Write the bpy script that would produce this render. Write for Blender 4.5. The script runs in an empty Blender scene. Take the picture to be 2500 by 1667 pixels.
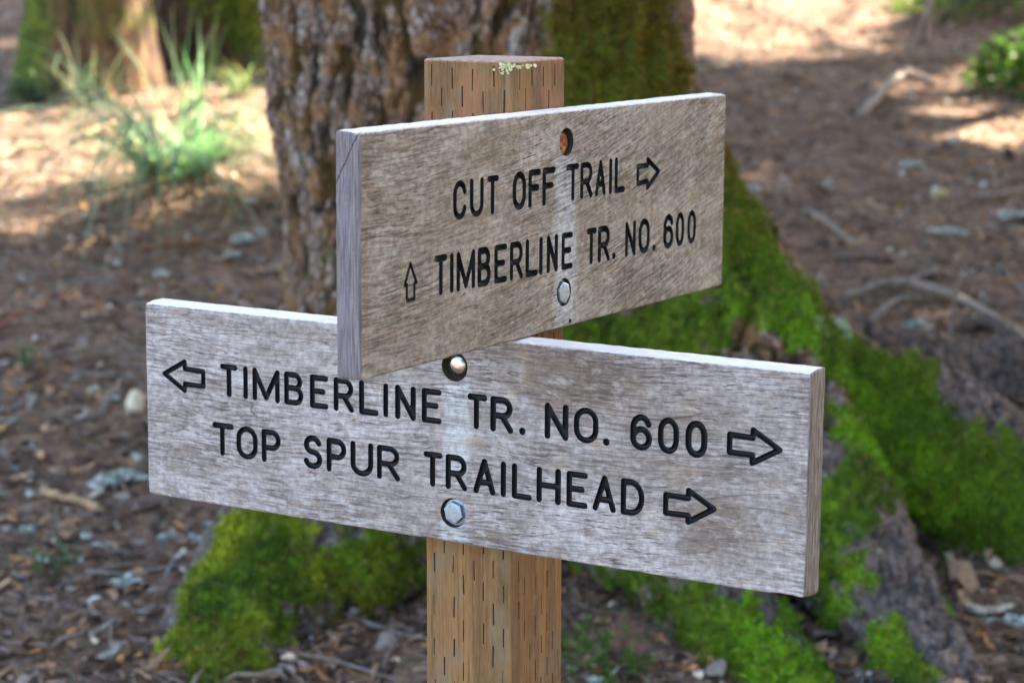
import bpy, math, random
import numpy as np
from mathutils import Vector, Matrix
from mathutils.bvhtree import BVHTree
random.seed(7); rng = np.random.default_rng(7)
sc = bpy.context.scene
COL = sc.collection

# ------------------------------------------------------------------ camera
CAMZ = 1.35
FPX, PITCH, ROLL = 5548.0, 0.16629, 0.00734          # focal length in pixels of a 2500 px wide picture
_f = Vector((0, math.cos(PITCH), -math.sin(PITCH))); _u = Vector((0, math.sin(PITCH), math.cos(PITCH))); _x = Vector((1, 0, 0))
CX = _x*math.cos(ROLL) + _u*math.sin(ROLL); CU = -_x*math.sin(ROLL) + _u*math.cos(ROLL); CF = _f
CAM = Vector((0, 0, CAMZ))
cam = bpy.data.cameras.new('camera'); camo = bpy.data.objects.new('camera', cam); COL.objects.link(camo)
camo.matrix_world = Matrix(((CX.x, CU.x, -CF.x, 0), (CX.y, CU.y, -CF.y, 0), (CX.z, CU.z, -CF.z, CAMZ), (0, 0, 0, 1)))
cam.sensor_width = 36; cam.lens = FPX/2500*36; cam.clip_start = .05; cam.clip_end = 500
cam.dof.use_dof = True; cam.dof.focus_distance = 1.95; cam.dof.aperture_fstop = 8.2
sc.camera = camo

# ------------------------------------------------------------------ light
SUN_AZ, SUN_EL = math.radians(50), math.radians(42)
S = Vector((math.sin(SUN_AZ)*math.cos(SUN_EL), math.cos(SUN_AZ)*math.cos(SUN_EL), math.sin(SUN_EL)))
w = bpy.data.worlds.new('World'); sc.world = w; w.use_nodes = True
_nt = w.node_tree; _bg = _nt.nodes['Background']; _sky = _nt.nodes.new('ShaderNodeTexSky')
_sky.sky_type = 'NISHITA'; _sky.sun_disc = False; _sky.sun_elevation = SUN_EL; _sky.sun_rotation = SUN_AZ
_sky.air_density = 1.0; _sky.dust_density = 2.0; _sky.ozone_density = 1.0
_nt.links.new(_sky.outputs[0], _bg.inputs[0]); _bg.inputs[1].default_value = 0.10
sl = bpy.data.lights.new('sun', 'SUN'); sl.energy = 5.0; sl.angle = math.radians(.5); sl.color = (1, .93, .82)
so = bpy.data.objects.new('sun', sl); COL.objects.link(so); so.rotation_euler = S.to_track_quat('Z', 'Y').to_euler()
so.location = (6, 6, 8)
vs = sc.view_settings; vs.view_transform = 'Standard'; vs.look = 'None'; vs.gamma = 1; vs.exposure = 3.5
vs.use_white_balance = True; vs.white_balance_temperature = 7450; vs.white_balance_tint = 10
sc.cycles.use_denoising = True

# ------------------------------------------------------------------ helpers
SRC = 2500/2352                                        # measuring was done on a 2352 px wide view
def ray(px, py):
    X, Y = px*SRC, py*SRC
    return CF + CX*((X-1250)/FPX) - CU*((Y-833.5)/FPX)
def atY(px, py, Y):
    d = ray(px, py); return CAM + d*(Y/d.y)
def gplane(y): return CAMZ - 1.566 + .11*y
def _h(ix, iy, iz, s):
    n = (ix*374761393 + iy*668265263 + iz*1274126177 + s*974711) & 0xffffffff
    n = ((n ^ (n >> 13))*1274126177) & 0xffffffff
    n = ((n ^ (n >> 15))*2246822519) & 0xffffffff
    return ((n ^ (n >> 16)) & 0xffffff)/float(0xffffff)
def vnoise(P, s=0):
    P = np.asarray(P, float); I = np.floor(P).astype(np.int64); F = P-I; F = F*F*(3-2*F); out = 0
    for a in (0, 1):
        for b in (0, 1):
            for c in (0, 1):
                wgt = (F[:, 0] if a else 1-F[:, 0])*(F[:, 1] if b else 1-F[:, 1])*(F[:, 2] if c else 1-F[:, 2])
                out = out + wgt*_h(I[:, 0]+a, I[:, 1]+b, I[:, 2]+c, s)
    return out*2-1
def fbm(P, o=4, s=0):
    P = np.asarray(P, float); t = 0; a = 1; n = 0
    for k in range(o): t = t + a*vnoise(P*2**k+17.3*k, s+k); n += a; a *= .5
    return t/n
def worley(P, s=0):
    P = np.asarray(P, float); I = np.floor(P).astype(np.int64)
    f1 = np.full(len(P), 9.); f2 = f1.copy(); cid = np.zeros(len(P))
    for a in (-1, 0, 1):
        for b in (-1, 0, 1):
            for c in (-1, 0, 1):
                J = I + np.array((a, b, c))
                q = np.stack([J[:, 0]+_h(J[:, 0], J[:, 1], J[:, 2], s), J[:, 1]+_h(J[:, 0], J[:, 1], J[:, 2], s+1), J[:, 2]+_h(J[:, 0], J[:, 1], J[:, 2], s+2)], 1)
                d = np.linalg.norm(q-P, axis=1); m = d < f1
                f2 = np.where(m, f1, np.minimum(f2, d)); cid = np.where(m, _h(J[:, 0], J[:, 1], J[:, 2], s+5), cid); f1 = np.where(m, d, f1)
    return f1, f2, cid
def sstep(a, b, x): t = np.clip((x-a)/(b-a), 0, 1); return t*t*(3-2*t)

def mk(name, V, F, mat=None, parent=None, smooth=False, attrs=None, fcol=None, loc=None):
    me = bpy.data.meshes.new(name)
    V = np.asarray(V, np.float32).reshape(-1, 3)
    if isinstance(F, np.ndarray):
        k = F.shape[1]; n = len(F)
        me.vertices.add(len(V)); me.vertices.foreach_set('co', V.ravel())
        me.loops.add(n*k); me.loops.foreach_set('vertex_index', F.astype(np.int32).ravel())
        me.polygons.add(n); me.polygons.foreach_set('loop_start', np.arange(0, n*k, k, dtype=np.int32))
        me.update(calc_edges=True)
    else:
        me.from_pydata([tuple(v) for v in V.tolist()], [], F)
    if smooth: me.polygons.foreach_set('use_smooth', np.ones(len(me.polygons), bool))
    for k, a in (attrs or {}).items():
        at = me.attributes.new(k, 'FLOAT', 'POINT'); at.data.foreach_set('value', np.asarray(a, np.float32))
    if fcol is not None:
        at = me.attributes.new('tint', 'FLOAT_COLOR', 'POINT'); c = np.ones((len(V), 4), np.float32); c[:, :3] = fcol; at.data.foreach_set('color', c.ravel())
    me.update()
    o = bpy.data.objects.new(name, me); COL.objects.link(o)
    if mat: me.materials.append(mat)
    if parent: o.parent = parent
    if loc is not None: o.location = loc
    return o
def tag(o, label=None, cat=None, group=None, kind=None):
    if label: o['label'] = label
    if cat: o['category'] = cat
    if group: o['group'] = group
    if kind: o['kind'] = kind
    return o
def empty(name, loc=(0, 0, 0)):
    o = bpy.data.objects.new(name, None); COL.objects.link(o); o.location = loc; o.empty_display_size = .1; return o
class MB:                                              # gathers triangles / quads of one mesh
    def __init__(s): s.V = []; s.F = []; s.C = []; s.n = 0
    def add(s, V, F, c=None):
        s.V += [tuple(v) for v in V]; s.F += [tuple(i+s.n for i in f) for f in F]; s.n += len(V)
        s.C += [c or (1, 1, 1)]*len(V)
    def tube(s, P, R, k=8, c=None, wob=0):
        P = [Vector(p) for p in P]; V = []; F = []
        for i, p in enumerate(P):
            d = (P[min(i+1, len(P)-1)]-P[max(i-1, 0)]).normalized()
            a = d.cross(Vector((0, 0, 1)) if abs(d.z) < .9 else Vector((1, 0, 0))).normalized(); b = d.cross(a)
            r = R[i] if hasattr(R, '__len__') else R
            for j in range(k):
                t = 2*math.pi*j/k; rr = r*(1+wob*random.uniform(-1, 1))
                V.append(p + a*math.cos(t)*rr + b*math.sin(t)*rr)
        for i in range(len(P)-1):
            for j in range(k): F.append((i*k+j, i*k+(j+1) % k, (i+1)*k+(j+1) % k, (i+1)*k+j))
        F.append(tuple(range(k-1, -1, -1))); F.append(tuple((len(P)-1)*k+j for j in range(k)))
        s.add(V, F, c)
    def build(s, name, mat, parent=None, smooth=True, loc=None):
        V = np.array(s.V)
        if loc is not None: V = V-np.array(loc)
        return mk(name, V, s.F, mat, parent, smooth, fcol=np.array(s.C), loc=loc)
def spline(P, n):
    P = [Vector(p) for p in P]; out = []; m = len(P)
    for i in range(n):
        t = i/(n-1)*(m-1); k = min(int(t), m-2); f = t-k
        p0, p1, p2, p3 = P[max(k-1, 0)], P[k], P[k+1], P[min(k+2, m-1)]
        out.append(.5*((2*p1)+(p2-p0)*f+(2*p0-5*p1+4*p2-p3)*f*f+(3*p1-p0-3*p2+p3)*f**3))
    return out

# ------------------------------------------------------------------ material kit
class NT:
    def __init__(s, name):
        s.m = bpy.data.materials.new(name); s.m.use_nodes = True; s.t = s.m.node_tree; s.b = s.t.nodes['Principled BSDF']
        s.co = s.t.nodes.new('ShaderNodeTexCoord')
    def n(s, t, **kw):
        o = s.t.nodes.new(t)
        for k, v in kw.items(): setattr(o, k, v)
        return o
    def set(s, sock, v):
        if isinstance(v, bpy.types.NodeSocket): s.t.links.new(v, sock)
        elif isinstance(v, (tuple, list)) and len(v) == 3 and len(sock.default_value) == 4: sock.default_value = (*v, 1)
        else: sock.default_value = v
    @property
    def obj(s): return s.co.outputs['Object']
    def attr(s, k, col=False):
        o = s.n('ShaderNodeAttribute', attribute_name=k); return o.outputs['Color' if col else 'Fac']
    def math(s, op, a, b=0., c=None, clamp=False):
        o = s.n('ShaderNodeMath', operation=op, use_clamp=clamp); s.set(o.inputs[0], a); s.set(o.inputs[1], b)
        if c is not None: s.set(o.inputs[2], c)
        return o.outputs[0]
    def vec(s, op, a, b):
        o = s.n('ShaderNodeVectorMath', operation=op); s.set(o.inputs[0], a); s.set(o.inputs[1], b); return o.outputs[0]
    def mapv(s, v, scale=(1, 1, 1), rot=(0, 0, 0), loc=(0, 0, 0)):
        o = s.n('ShaderNodeMapping'); s.set(o.inputs[0], v); o.inputs['Scale'].default_value = scale; o.inputs['Rotation'].default_value = rot; o.inputs['Location'].default_value = loc; return o.outputs[0]
    def noise(s, v, scale=1., detail=4., rough=.5, dist=0., col=False):
        o = s.n('ShaderNodeTexNoise'); s.set(o.inputs['Vector'], v); o.inputs['Scale'].default_value = scale; o.inputs['Detail'].default_value = detail; o.inputs['Roughness'].default_value = rough; o.inputs['Distortion'].default_value = dist
        return o.outputs['Color' if col else 'Fac']
    def voro(s, v, scale=1., feature='F1', out='Distance', rnd=1.):
        o = s.n('ShaderNodeTexVoronoi', feature=feature); s.set(o.inputs['Vector'], v); o.inputs['Scale'].default_value = scale; o.inputs['Randomness'].default_value = rnd; return o.outputs[out]
    def ss(s, v, a, b, lo=0., hi=1.):
        o = s.n('ShaderNodeMapRange', interpolation_type='SMOOTHSTEP'); s.set(o.inputs[0], v)
        for i, x in enumerate((a, b, lo, hi)): o.inputs[i+1].default_value = x
        return o.outputs[0]
    def mix(s, f, a, b, mode='MIX'):
        o = s.n('ShaderNodeMix', data_type='RGBA', blend_type=mode); s.set(o.inputs[0], f); s.set(o.inputs[6], a); s.set(o.inputs[7], b); return o.outputs[2]
    def ramp(s, f, stops):
        o = s.n('ShaderNodeValToRGB'); s.set(o.inputs[0], f); e = o.color_ramp.elements
        while len(e) < len(stops): e.new(.5)
        for q, (p, c) in zip(e, stops): q.position = p; q.color = (*c, 1)
        return o.outputs[0]
    def xyz(s, v):
        o = s.n('ShaderNodeSeparateXYZ'); s.set(o.inputs[0], v); return o.outputs
    def bump(s, h, strength=.5, dist=.001, normal=None):
        o = s.n('ShaderNodeBump'); s.set(o.inputs['Height'], h); o.inputs['Strength'].default_value = strength; o.inputs['Distance'].default_value = dist
        if normal is not None: s.set(o.inputs['Normal'], normal)
        return o.outputs[0]
    def out(s, col=None, rough=.8, bump=None, spec=.3, metal=0., **kw):
        if col is not None: s.set(s.b.inputs['Base Color'], col)
        s.set(s.b.inputs['Roughness'], rough); s.b.inputs['Specular IOR Level'].default_value = spec; s.b.inputs['Metallic'].default_value = metal
        if bump is not None: s.set(s.b.inputs['Normal'], bump)
        for k, v in kw.items(): s.set(s.b.inputs[k.replace('_', ' ')], v)
        return s.m

# weathered board: local x along the board, z up, front face at y = 0 facing -y
def mat_board(name, base, dark, brown, pale, ang, holes, seed, L, H, brown_amt, blotches):
    t = NT(name); o = t.obj; x, y, z = t.xyz(o)
    wn = t.noise(t.mapv(o, (5, 5, 9), loc=(seed, 0, 0)), 1, 2, .5)
    warp = t.n('ShaderNodeCombineXYZ'); t.set(warp.inputs[2], t.math('MULTIPLY', t.math('SUBTRACT', wn, .5), .018))
    p = t.vec('ADD', o, warp.outputs[0])
    slant = t.n('ShaderNodeCombineXYZ')                # the grain leans more towards the right end
    bend = t.math('MULTIPLY', t.math('MULTIPLY', x, x), -ang)
    t.set(slant.inputs[2], bend); p = t.vec('ADD', p, slant.outputs[0])
    fib = t.noise(t.mapv(p, (30, 200, 420), loc=(0, 0, seed)), 1, 5, .62)
    fib2 = t.noise(t.mapv(p, (110, 400, 900), loc=(3, 0, seed)), 1, 4, .65)
    dash = t.math('MULTIPLY', t.ss(t.noise(t.mapv(p, (70, 300, 520), loc=(9, 0, seed*2)), 1, 2, .5), .56, .66), t.ss(t.noise(t.mapv(o, (9, 9, 16), loc=(2, 0, seed)), 1, 3, .55), .40, .58))
    band = t.noise(t.mapv(p, (3.5, 30, 40), loc=(1, 0, seed)), 1, 4, .6)
    blot = t.noise(t.mapv(o, (11, 11, 26), loc=(seed*3, 0, 2)), 1, 5, .62, 1.2)
    mott = t.noise(o, 160, 4, .65)
    c = t.mix(t.ss(band, .3, .7), base, pale); c = t.mix(t.ss(t.noise(t.mapv(o, (7, 7, 13), loc=(seed, 1, 5)), 1, 4, .6), .45, .62, 0., .55), c, pale)
    bmask = t.math('MULTIPLY', t.ss(blot, .42, .66), brown_amt+.12)
    for (bx, bz, rx, rz, am) in blotches:             # stains with a place of their own
        d = t.vec('MULTIPLY', t.vec('SUBTRACT', o, (bx, 0, bz)), (1/rx, 0, 1/rz))
        ln = t.n('ShaderNodeVectorMath', operation='LENGTH'); t.set(ln.inputs[0], d)
        k = t.math('ADD', ln.outputs['Value'], t.math('MULTIPLY', t.math('SUBTRACT', blot, .5), 2.2))
        bmask = t.math('MAXIMUM', bmask, t.ss(k, .3, 1.15, am, 0.))
    c = t.mix(bmask, c, brown)
    for (hx, hz, wd, z0, z1, am) in holes:            # zinc wash running down below the bolts
        dx = t.math('ABSOLUTE', t.math('SUBTRACT', t.math('ADD', x, t.math('MULTIPLY', t.math('SUBTRACT', wn, .5), .02)), hx))
        m = t.math('MULTIPLY', t.ss(dx, wd*.45, wd*1.1, 1., 0.), t.math('MULTIPLY', t.ss(z, z0-.012, z0+.012), t.ss(z, z1-.004, z1+.004, 1., 0.)))
        c = t.mix(t.math('MULTIPLY', m, am), c, (.55, .60, .64))
    patch = t.ss(t.noise(t.mapv(o, (8, 8, 20), loc=(seed, 4, 9)), 1, 3, .6), .36, .62, .35, 1.)
    c = t.mix(t.math('MULTIPLY', t.ss(fib, .37, .60, .85, 0.), patch), c, dark)
    c = t.mix(t.math('MULTIPLY', dash, .8), c, dark)
    c = t.mix(t.math('MULTIPLY', t.ss(fib2, .5, .72), .42), c, pale)
    c = t.mix(t.ss(mott, .36, .62, .42, 0.), c, dark)
    mo3 = t.noise(t.mapv(o, (55, 55, 120), loc=(seed, 2, 3)), 1, 4, .65); c = t.mix(t.ss(mo3, .52, .70, 0., .5), c, pale); c = t.mix(t.ss(mo3, .30, .44, .26, 0.), c, brown)
    mo4 = t.noise(t.mapv(o, (24, 24, 40), loc=(seed, 8, 3)), 1, 4, .6); c = t.mix(t.ss(mo4, .56, .70, 0., .35), c, (.30, .215, .12)); c = t.mix(t.ss(mo4, .30, .42, .3, 0.), c, (.19, .16, .155))
    vein = t.ss(t.noise(t.mapv(p, (2.2, 20, 34), loc=(4, 0, seed)), 1, 2, .4, .6), .497, .5)
    v2 = t.ss(t.noise(t.mapv(p, (2.2, 20, 34), loc=(4, 0, seed)), 1, 2, .4, .6), .5, .504, 1., 0.)
    c = t.mix(t.math('MULTIPLY', t.math('MULTIPLY', vein, v2), .75), c, dark)
    ms = t.ss(t.noise(o, 55, 3, .6), .68, .76); c = t.mix(t.math('MULTIPLY', ms, .12), c, (.25, .36, .30))
    top = t.ss(t.math('ADD', z, t.math('MULTIPLY', t.math('SUBTRACT', mott, .5), .002)), H-.0026, H-.001); c = t.mix(t.math('MULTIPLY', top, t.ss(fib, .3, .66, 1., .62)), c, (.70, .71, .75))  # bleached top edge, with blue skylight also painted into its colour
    h = t.math('ADD', t.math('ADD', fib, t.math('MULTIPLY', dash, -.8)), t.math('MULTIPLY', fib2, .5))
    return t, c, t.bump(h, .55, .0011)
def finish_board(t, c, b): return t.out(c, .82, b, .25)

t, c, b = mat_board('weathered_oak_brown', (.315, .29, .245), (.060, .050, .043), (.22, .165, .115), (.48, .455, .405), .30,
    [(.311, 0, .023, .0, .151, .9)], 3.1, .6256, .1906, .5,
    [(.07, .035, .09, .04, .55), (.20, .02, .10, .03, .6), (.36, .085, .05, .03, .5), (.006, .095, .009, .13, .6), (.12, .10, .07, .05, .35), (.50, .15, .10, .03, .35), (.43, .10, .08, .025, .35), (.285, .012, .03, .02, .6)])
# crack in the near end
x, y, z = t.xyz(t.obj)
cl = t.math('SUBTRACT', t.math('ADD', z, t.math('MULTIPLY', t.noise(t.obj, 260, 3, .6), .006)), t.math('MULTIPLY_ADD', y, -1.9, .1955))
ck = t.math('MULTIPLY', t.ss(t.math('ABSOLUTE', cl), .0004, .0016, 1., 0.), t.ss(x, .004, .006, 1., 0.))
endw = t.noise(t.mapv(t.obj, (1, 900, 30), rot=(.12, 0, 0)), 1, 4, .6)
onend = t.ss(x, .0008, .0022, 1., 0.)
c = t.mix(onend, c, t.mix(t.ss(endw, .35, .7), (.095, .085, .098), (.25, .232, .255)))
c = t.mix(ck, c, (.02, .014, .01))
teal = t.math('MULTIPLY', t.ss(t.noise(t.mapv(t.obj, (140, 1, 90)), 1, 3, .6), .56, .68), t.math('MULTIPLY', t.ss(x, .028, .034), t.math('MULTIPLY', t.ss(x, .05, .062, 1., 0.), t.math('MULTIPLY', t.ss(z, .02, .06), t.ss(z, .12, .135, 1., 0.)))))
c = t.mix(t.math('MULTIPLY', teal, .3), c, (.22, .42, .38))
M_A = finish_board(t, c, b)
t, c, b = mat_board('weathered_oak_grey', (.365, .338, .340), (.082, .064, .062), (.150, .104, .070), (.53, .51, .525), .04,
    [(.345, 0, .016, .06, .146, .75), (.345, 0, .019, .0, .018, .7)], 7.7, .679, .1853, .38,
    [(.47, .155, .10, .04, .75), (.56, .135, .10, .035, .5), (.60, .05, .06, .045, .78), (.53, .085, .16, .03, .55), (.40, .172, .14, .012, .5), (.30, .03, .12, .03, .3), (.20, .17, .14, .012, .45), (.13, .06, .05, .02, .3)])
x, y, z = t.xyz(t.obj)
onend = t.ss(x, .679-.0026, .679-.0008)
endw = t.noise(t.mapv(t.obj, (1, 700, 45)), 1, 4, .6)
c = t.mix(onend, c, t.mix(t.ss(endw, .35, .7), (.115, .095, .08), (.30, .27, .25)))
M_B = finish_board(t, c, b)

t = NT('worn_black_paint'); n1 = t.noise(t.obj, 700, 4, .7); n2 = t.noise(t.obj, 90, 3, .6)
wear = t.math('MULTIPLY', t.ss(n1, .60, .70), t.ss(n2, .52, .66))
M_PAINT = t.out(t.mix(wear, (.005, .007, .011), (.10, .075, .06)), .55, t.bump(n1, .5, .0006), .22)

t = NT('treated_fir'); o = t.obj
fib = t.noise(t.mapv(o, (330, 330, 9)), 1, 5, .6); ring = t.noise(t.mapv(o, (60, 60, 2.0)), 1, 3, .5, .4); fine = t.noise(t.mapv(o, (900, 900, 60)), 1, 3, .6)
mott = t.noise(t.mapv(o, (30, 30, 16), loc=(4, 2, 0)), 1, 4, .6)
c = t.mix(t.ss(ring, .38, .62), (.245, .130, .050), (.142, .074, .031))
c = t.mix(t.ss(fib, .42, .66, 0., .8), c, (.085, .050, .030))
c = t.mix(t.ss(mott, .46, .64, 0., .6), c, (.185, .135, .085))
x, y, z = t.xyz(o)
redd = t.math('MULTIPLY', t.ss(t.noise(t.mapv(o, (26, 26, 12), loc=(7, 0, 1)), 1, 4, .6), .46, .60), t.ss(z, 1.05, 1.2))
c = t.mix(t.math('MULTIPLY', redd, .8), c, (.235, .105, .058))
grn = t.math('MULTIPLY', t.ss(t.noise(t.mapv(o, (90, 90, 26), loc=(1, 5, 1)), 1, 3, .6), .58, .68), .3)
c = t.mix(grn, c, (.13, .16, .10))
c = t.mix(t.ss(fine, .4, .7, 0., .25), c, (.36, .23, .12))
tp = t.ss(z, 1.2625, 1.265); c = t.mix(t.math('MULTIPLY', tp, .7), c, t.mix(t.ss(t.noise(t.mapv(o, (160, 160, 1)), 1, 4, .6), .4, .62), (.33, .22, .165), (.40, .34, .33)))
M_POST = t.out(c, .78, t.bump(t.math('ADD', fib, t.math('MULTIPLY', fine, .4)), .5, .0008), .25)

def metal(name, c0, c1, rough, metalness=1., sc_=500):
    t = NT(name); n1 = t.noise(t.obj, sc_, 4, .65)
    return t.out(t.mix(t.ss(n1, .4, .65), c0, c1), t.ss(n1, .3, .7, rough-.08, rough+.12), t.bump(n1, .25, .0004), .5, metalness)
M_ZINC_SKY = metal('zinc_plate_sky', (.30, .42, .54), (.20, .29, .38), .4, .85)  # blue-grey zinc, with the sky's reflection tinted into the colour
M_DOME = metal('dulled_steel', (.62, .64, .62), (.40, .41, .38), .24)
t = NT('rust'); n1 = t.noise(t.obj, 260, 4, .6); n2 = t.noise(t.obj, 120, 2, .5)
M_RUST = t.out(t.mix(t.ss(n1, .42, .6), (.15, .035, .017), t.mix(t.ss(n2, .45, .6), (.30, .085, .03), (.42, .20, .06))), .75, t.bump(n1, .6, .001), .3)
t = NT('hole_wood_shade'); _n = t.noise(t.obj, 300, 3, .6); M_HOLE_SHADE = t.out(t.mix(_n, (.010, .007, .006), (.045, .032, .025)), .9)  # grimy hole wood, darkened further to paint in the shade of the recess
M_SLIT_SHADE = NT('incised_wood_shade').out((.035, .022, .014), .9)  # shade inside the slits painted in, over the stain of treated wood

# ------------------------------------------------------------------ carving
GL = {}
def arc(cx, cy, rx, ry, a0, a1, n=12): return [(cx+rx*math.cos(math.radians(a0+(a1-a0)*i/n)), cy+ry*math.sin(math.radians(a0+(a1-a0)*i/n))) for i in range(n+1)]
GL['T'] = [[(0, 1), (1, 1)], [(.5, 1), (.5, 0)]]; GL['I'] = [[(.5, 1), (.5, 0)]]
GL['M'] = [[(0, 0), (0, 1), (.5, .05), (1, 1), (1, 0)]]; GL['N'] = [[(0, 0), (0, 1), (1, 0), (1, 1)]]
GL['B'] = [[(0, 0), (0, 1), (.55, 1)]+arc(.55, .76, .38, .24, 90, -90)+[(0, .52)], [(.5, .52)]+arc(.6, .26, .40, .26, 90, -90)+[(0, 0)]]
GL['E'] = [[(1, 1), (0, 1), (0, 0), (1, 0)], [(0, .52), (.8, .52)]]; GL['F'] = [[(1, 1), (0, 1), (0, 0)], [(0, .52), (.82, .52)]]
GL['P'] = [[(0, 0), (0, 1), (.55, 1)]+arc(.58, .72, .42, .28, 90, -90)+[(0, .44)]]
GL['R'] = [[(0, 0), (0, 1), (.55, 1)]+arc(.58, .73, .42, .27, 90, -90)+[(0, .46)], [(.52, .46), (1.04, 0)]]
GL['L'] = [[(0, 1), (0, 0), (1, 0)]]; GL['H'] = [[(0, 0), (0, 1)], [(1, 0), (1, 1)], [(0, .5), (1, .5)]]
GL['A'] = [[(0, 0), (.5, 1), (1, 0)], [(.17, .3), (.83, .3)]]
GL['D'] = [[(0, 0), (0, 1), (.42, 1)]+arc(.42, .5, .58, .5, 90, -90)+[(0, 0)]]
GL['U'] = [[(0, 1), (0, .32)]+arc(.5, .32, .5, .32, 180, 360)+[(1, 1)]]
def oval(): return [arc(.5, .64, .5, .36, 0, 180)+arc(.5, .36, .5, .36, 180, 360)+[(1, .64)]]
GL['O'] = oval(); GL['0'] = oval()
GL['C'] = [arc(.5, .66, .5, .34, 15, 180)+arc(.5, .34, .5, .34, 180, 345)]
GL['S'] = [arc(.5, .755, .46, .245, 20, 270)+arc(.5, .255, .5, .255, 90, -160)]
GL['6'] = [arc(.5, .64, .5, .36, 25, 180)+arc(.5, .30, .5, .30, 180, 540, 20)]
GL['.'] = [[(.5, .03), (.5, .031)]]

def line_strokes(spec, y0, y1, gid, slope=0., x_ref=0., r=2.75, words=()):
    out = []; wi = [k for k, n_ in enumerate(words) for _ in range(n_)]; g0 = gid
    for q_, (ch, x0, x1, *stem) in enumerate(spec):
        gid = g0*10+wi[q_]
        for k, pl in enumerate(GL[ch]):
            pts = []
            for (u, v) in pl:
                x = x0+(x1-x0)*u
                if ch == 'T' and k == 1 and stem: x = stem[0]
                if ch == 'I' or ch == '.': x = x0
                yy = y0+(y1-y0)*v + slope*(x-x_ref)
                pts.append((x, yy))
            out.append((pts, r*1.16 if ch == '.' else r*random.uniform(.95, 1.06), gid))
    return out
def carve(L, H, res, strokes, holes, sag=None):
    """front sheet x in [0,L], z in [0,H] (mm) with routed grooves; returns points and faces sorted by group id"""
    nx, nz = int(L/res)+1, int(H/res)+1
    xs = np.linspace(0, L, nx); zs = np.linspace(0, H, nz)
    X, Z = np.meshgrid(xs, zs, indexing='ij'); D = np.full(X.shape, 99.); G = np.full(X.shape, -1); RR = np.ones(X.shape)
    for pts, r, gid in strokes:
        for (ax, az), (bx, bz) in zip(pts[:-1], pts[1:]):
            i0, i1 = np.searchsorted(xs, min(ax, bx)-r-3*res), np.searchsorted(xs, max(ax, bx)+r+3*res)
            j0, j1 = np.searchsorted(zs, min(az, bz)-r-3*res), np.searchsorted(zs, max(az, bz)+r+3*res)
            x = X[i0:i1, j0:j1]; z = Z[i0:i1, j0:j1]; dx, dz = bx-ax, bz-az; l2 = dx*dx+dz*dz+1e-9
            tt = np.clip(((x-ax)*dx+(z-az)*dz)/l2, 0, 1)
            d = np.hypot(x-ax-tt*dx, z-az-tt*dz)-r; m = d < D[i0:i1, j0:j1]
            D[i0:i1, j0:j1][m] = d[m]; G[i0:i1, j0:j1][m] = gid; RR[i0:i1, j0:j1][m] = r
    Y = np.zeros(X.shape); ins = D < 0
    tt = np.clip(-D/RR, 0, 1)
    dep = np.where(RR < 1.5, 5.0*np.clip(tt*3, 0, 1), np.minimum(4.2, RR*1.7)*np.sqrt(1-(1-tt)**2))
    Y[ins] = dep[ins]
    for hx, hz, r, depth in holes:
        d = np.hypot(X-hx, Z-hz)-r; m = d < D; D[m] = d[m]; G[m] = -2; k = d < 0
        Y[k] = np.clip(-d[k]*9, 0, depth)
    P = np.stack([X, Y, Z], -1).reshape(-1, 3)
    idx = np.arange(nx*nz).reshape(nx, nz); a, b, c, d = idx[:-1, :-1], idx[1:, :-1], idx[1:, 1:], idx[:-1, 1:]
    T = np.concatenate([np.stack([a, b, c], -1).reshape(-1, 3), np.stack([a, c, d], -1).reshape(-1, 3)])
    Df, Gf = D.ravel(), G.ravel(); inn = (Df < 0)[T]; s = inn.sum(1)
    groups = {-1: [T[s == 0]]}
    full = T[s == 3]; gg = Gf[full[:, 0]]
    for g in np.unique(gg): groups.setdefault(int(g) if g != -1 else -1, []).append(full[gg == g])
    newP = []; cache = {}; base = len(P); extra = {}
    def cut(i, j):
        k = (min(i, j), max(i, j))
        if k not in cache:
            f = Df[i]/(Df[i]-Df[j]); q = P[i]*(1-f)+P[j]*f; q[1] = 0; cache[k] = base+len(newP); newP.append(q)
        return cache[k]
    for tri in T[(s > 0) & (s < 3)].tolist():
        fl = [Df[i] < 0 for i in tri]; gi = Gf[[i for i, q in zip(tri, fl) if q][0]]; gi = int(gi)
        while not (fl[0] and not fl[2]): tri = tri[1:]+tri[:1]; fl = fl[1:]+fl[:1]
        A, B_, C = tri
        if fl[1]: pA = cut(C, A); pB = cut(B_, C); i_, o_ = [(A, B_, pB), (A, pB, pA)], [(pA, pB, C)]
        else: pB = cut(A, B_); pC = cut(C, A); i_, o_ = [(A, pB, pC)], [(pB, B_, C), (pB, C, pC)]
        extra.setdefault(gi, []).extend(i_); extra.setdefault(-1, []).extend(o_)
    for g, l in extra.items(): groups.setdefault(g, []).append(np.array(l))
    P = np.concatenate([P, np.array(newP).reshape(-1, 3)]) if newP else P
    border = list(idx[:, 0])+list(idx[-1, 1:])+list(idx[-2::-1, -1])+list(idx[0, -2:0:-1])
    return P, {g: np.concatenate(l) for g, l in groups.items()}, border
def compact(P, F):
    u, inv = np.unique(F.ravel(), return_inverse=True); return P[u], inv.reshape(F.shape)
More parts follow.
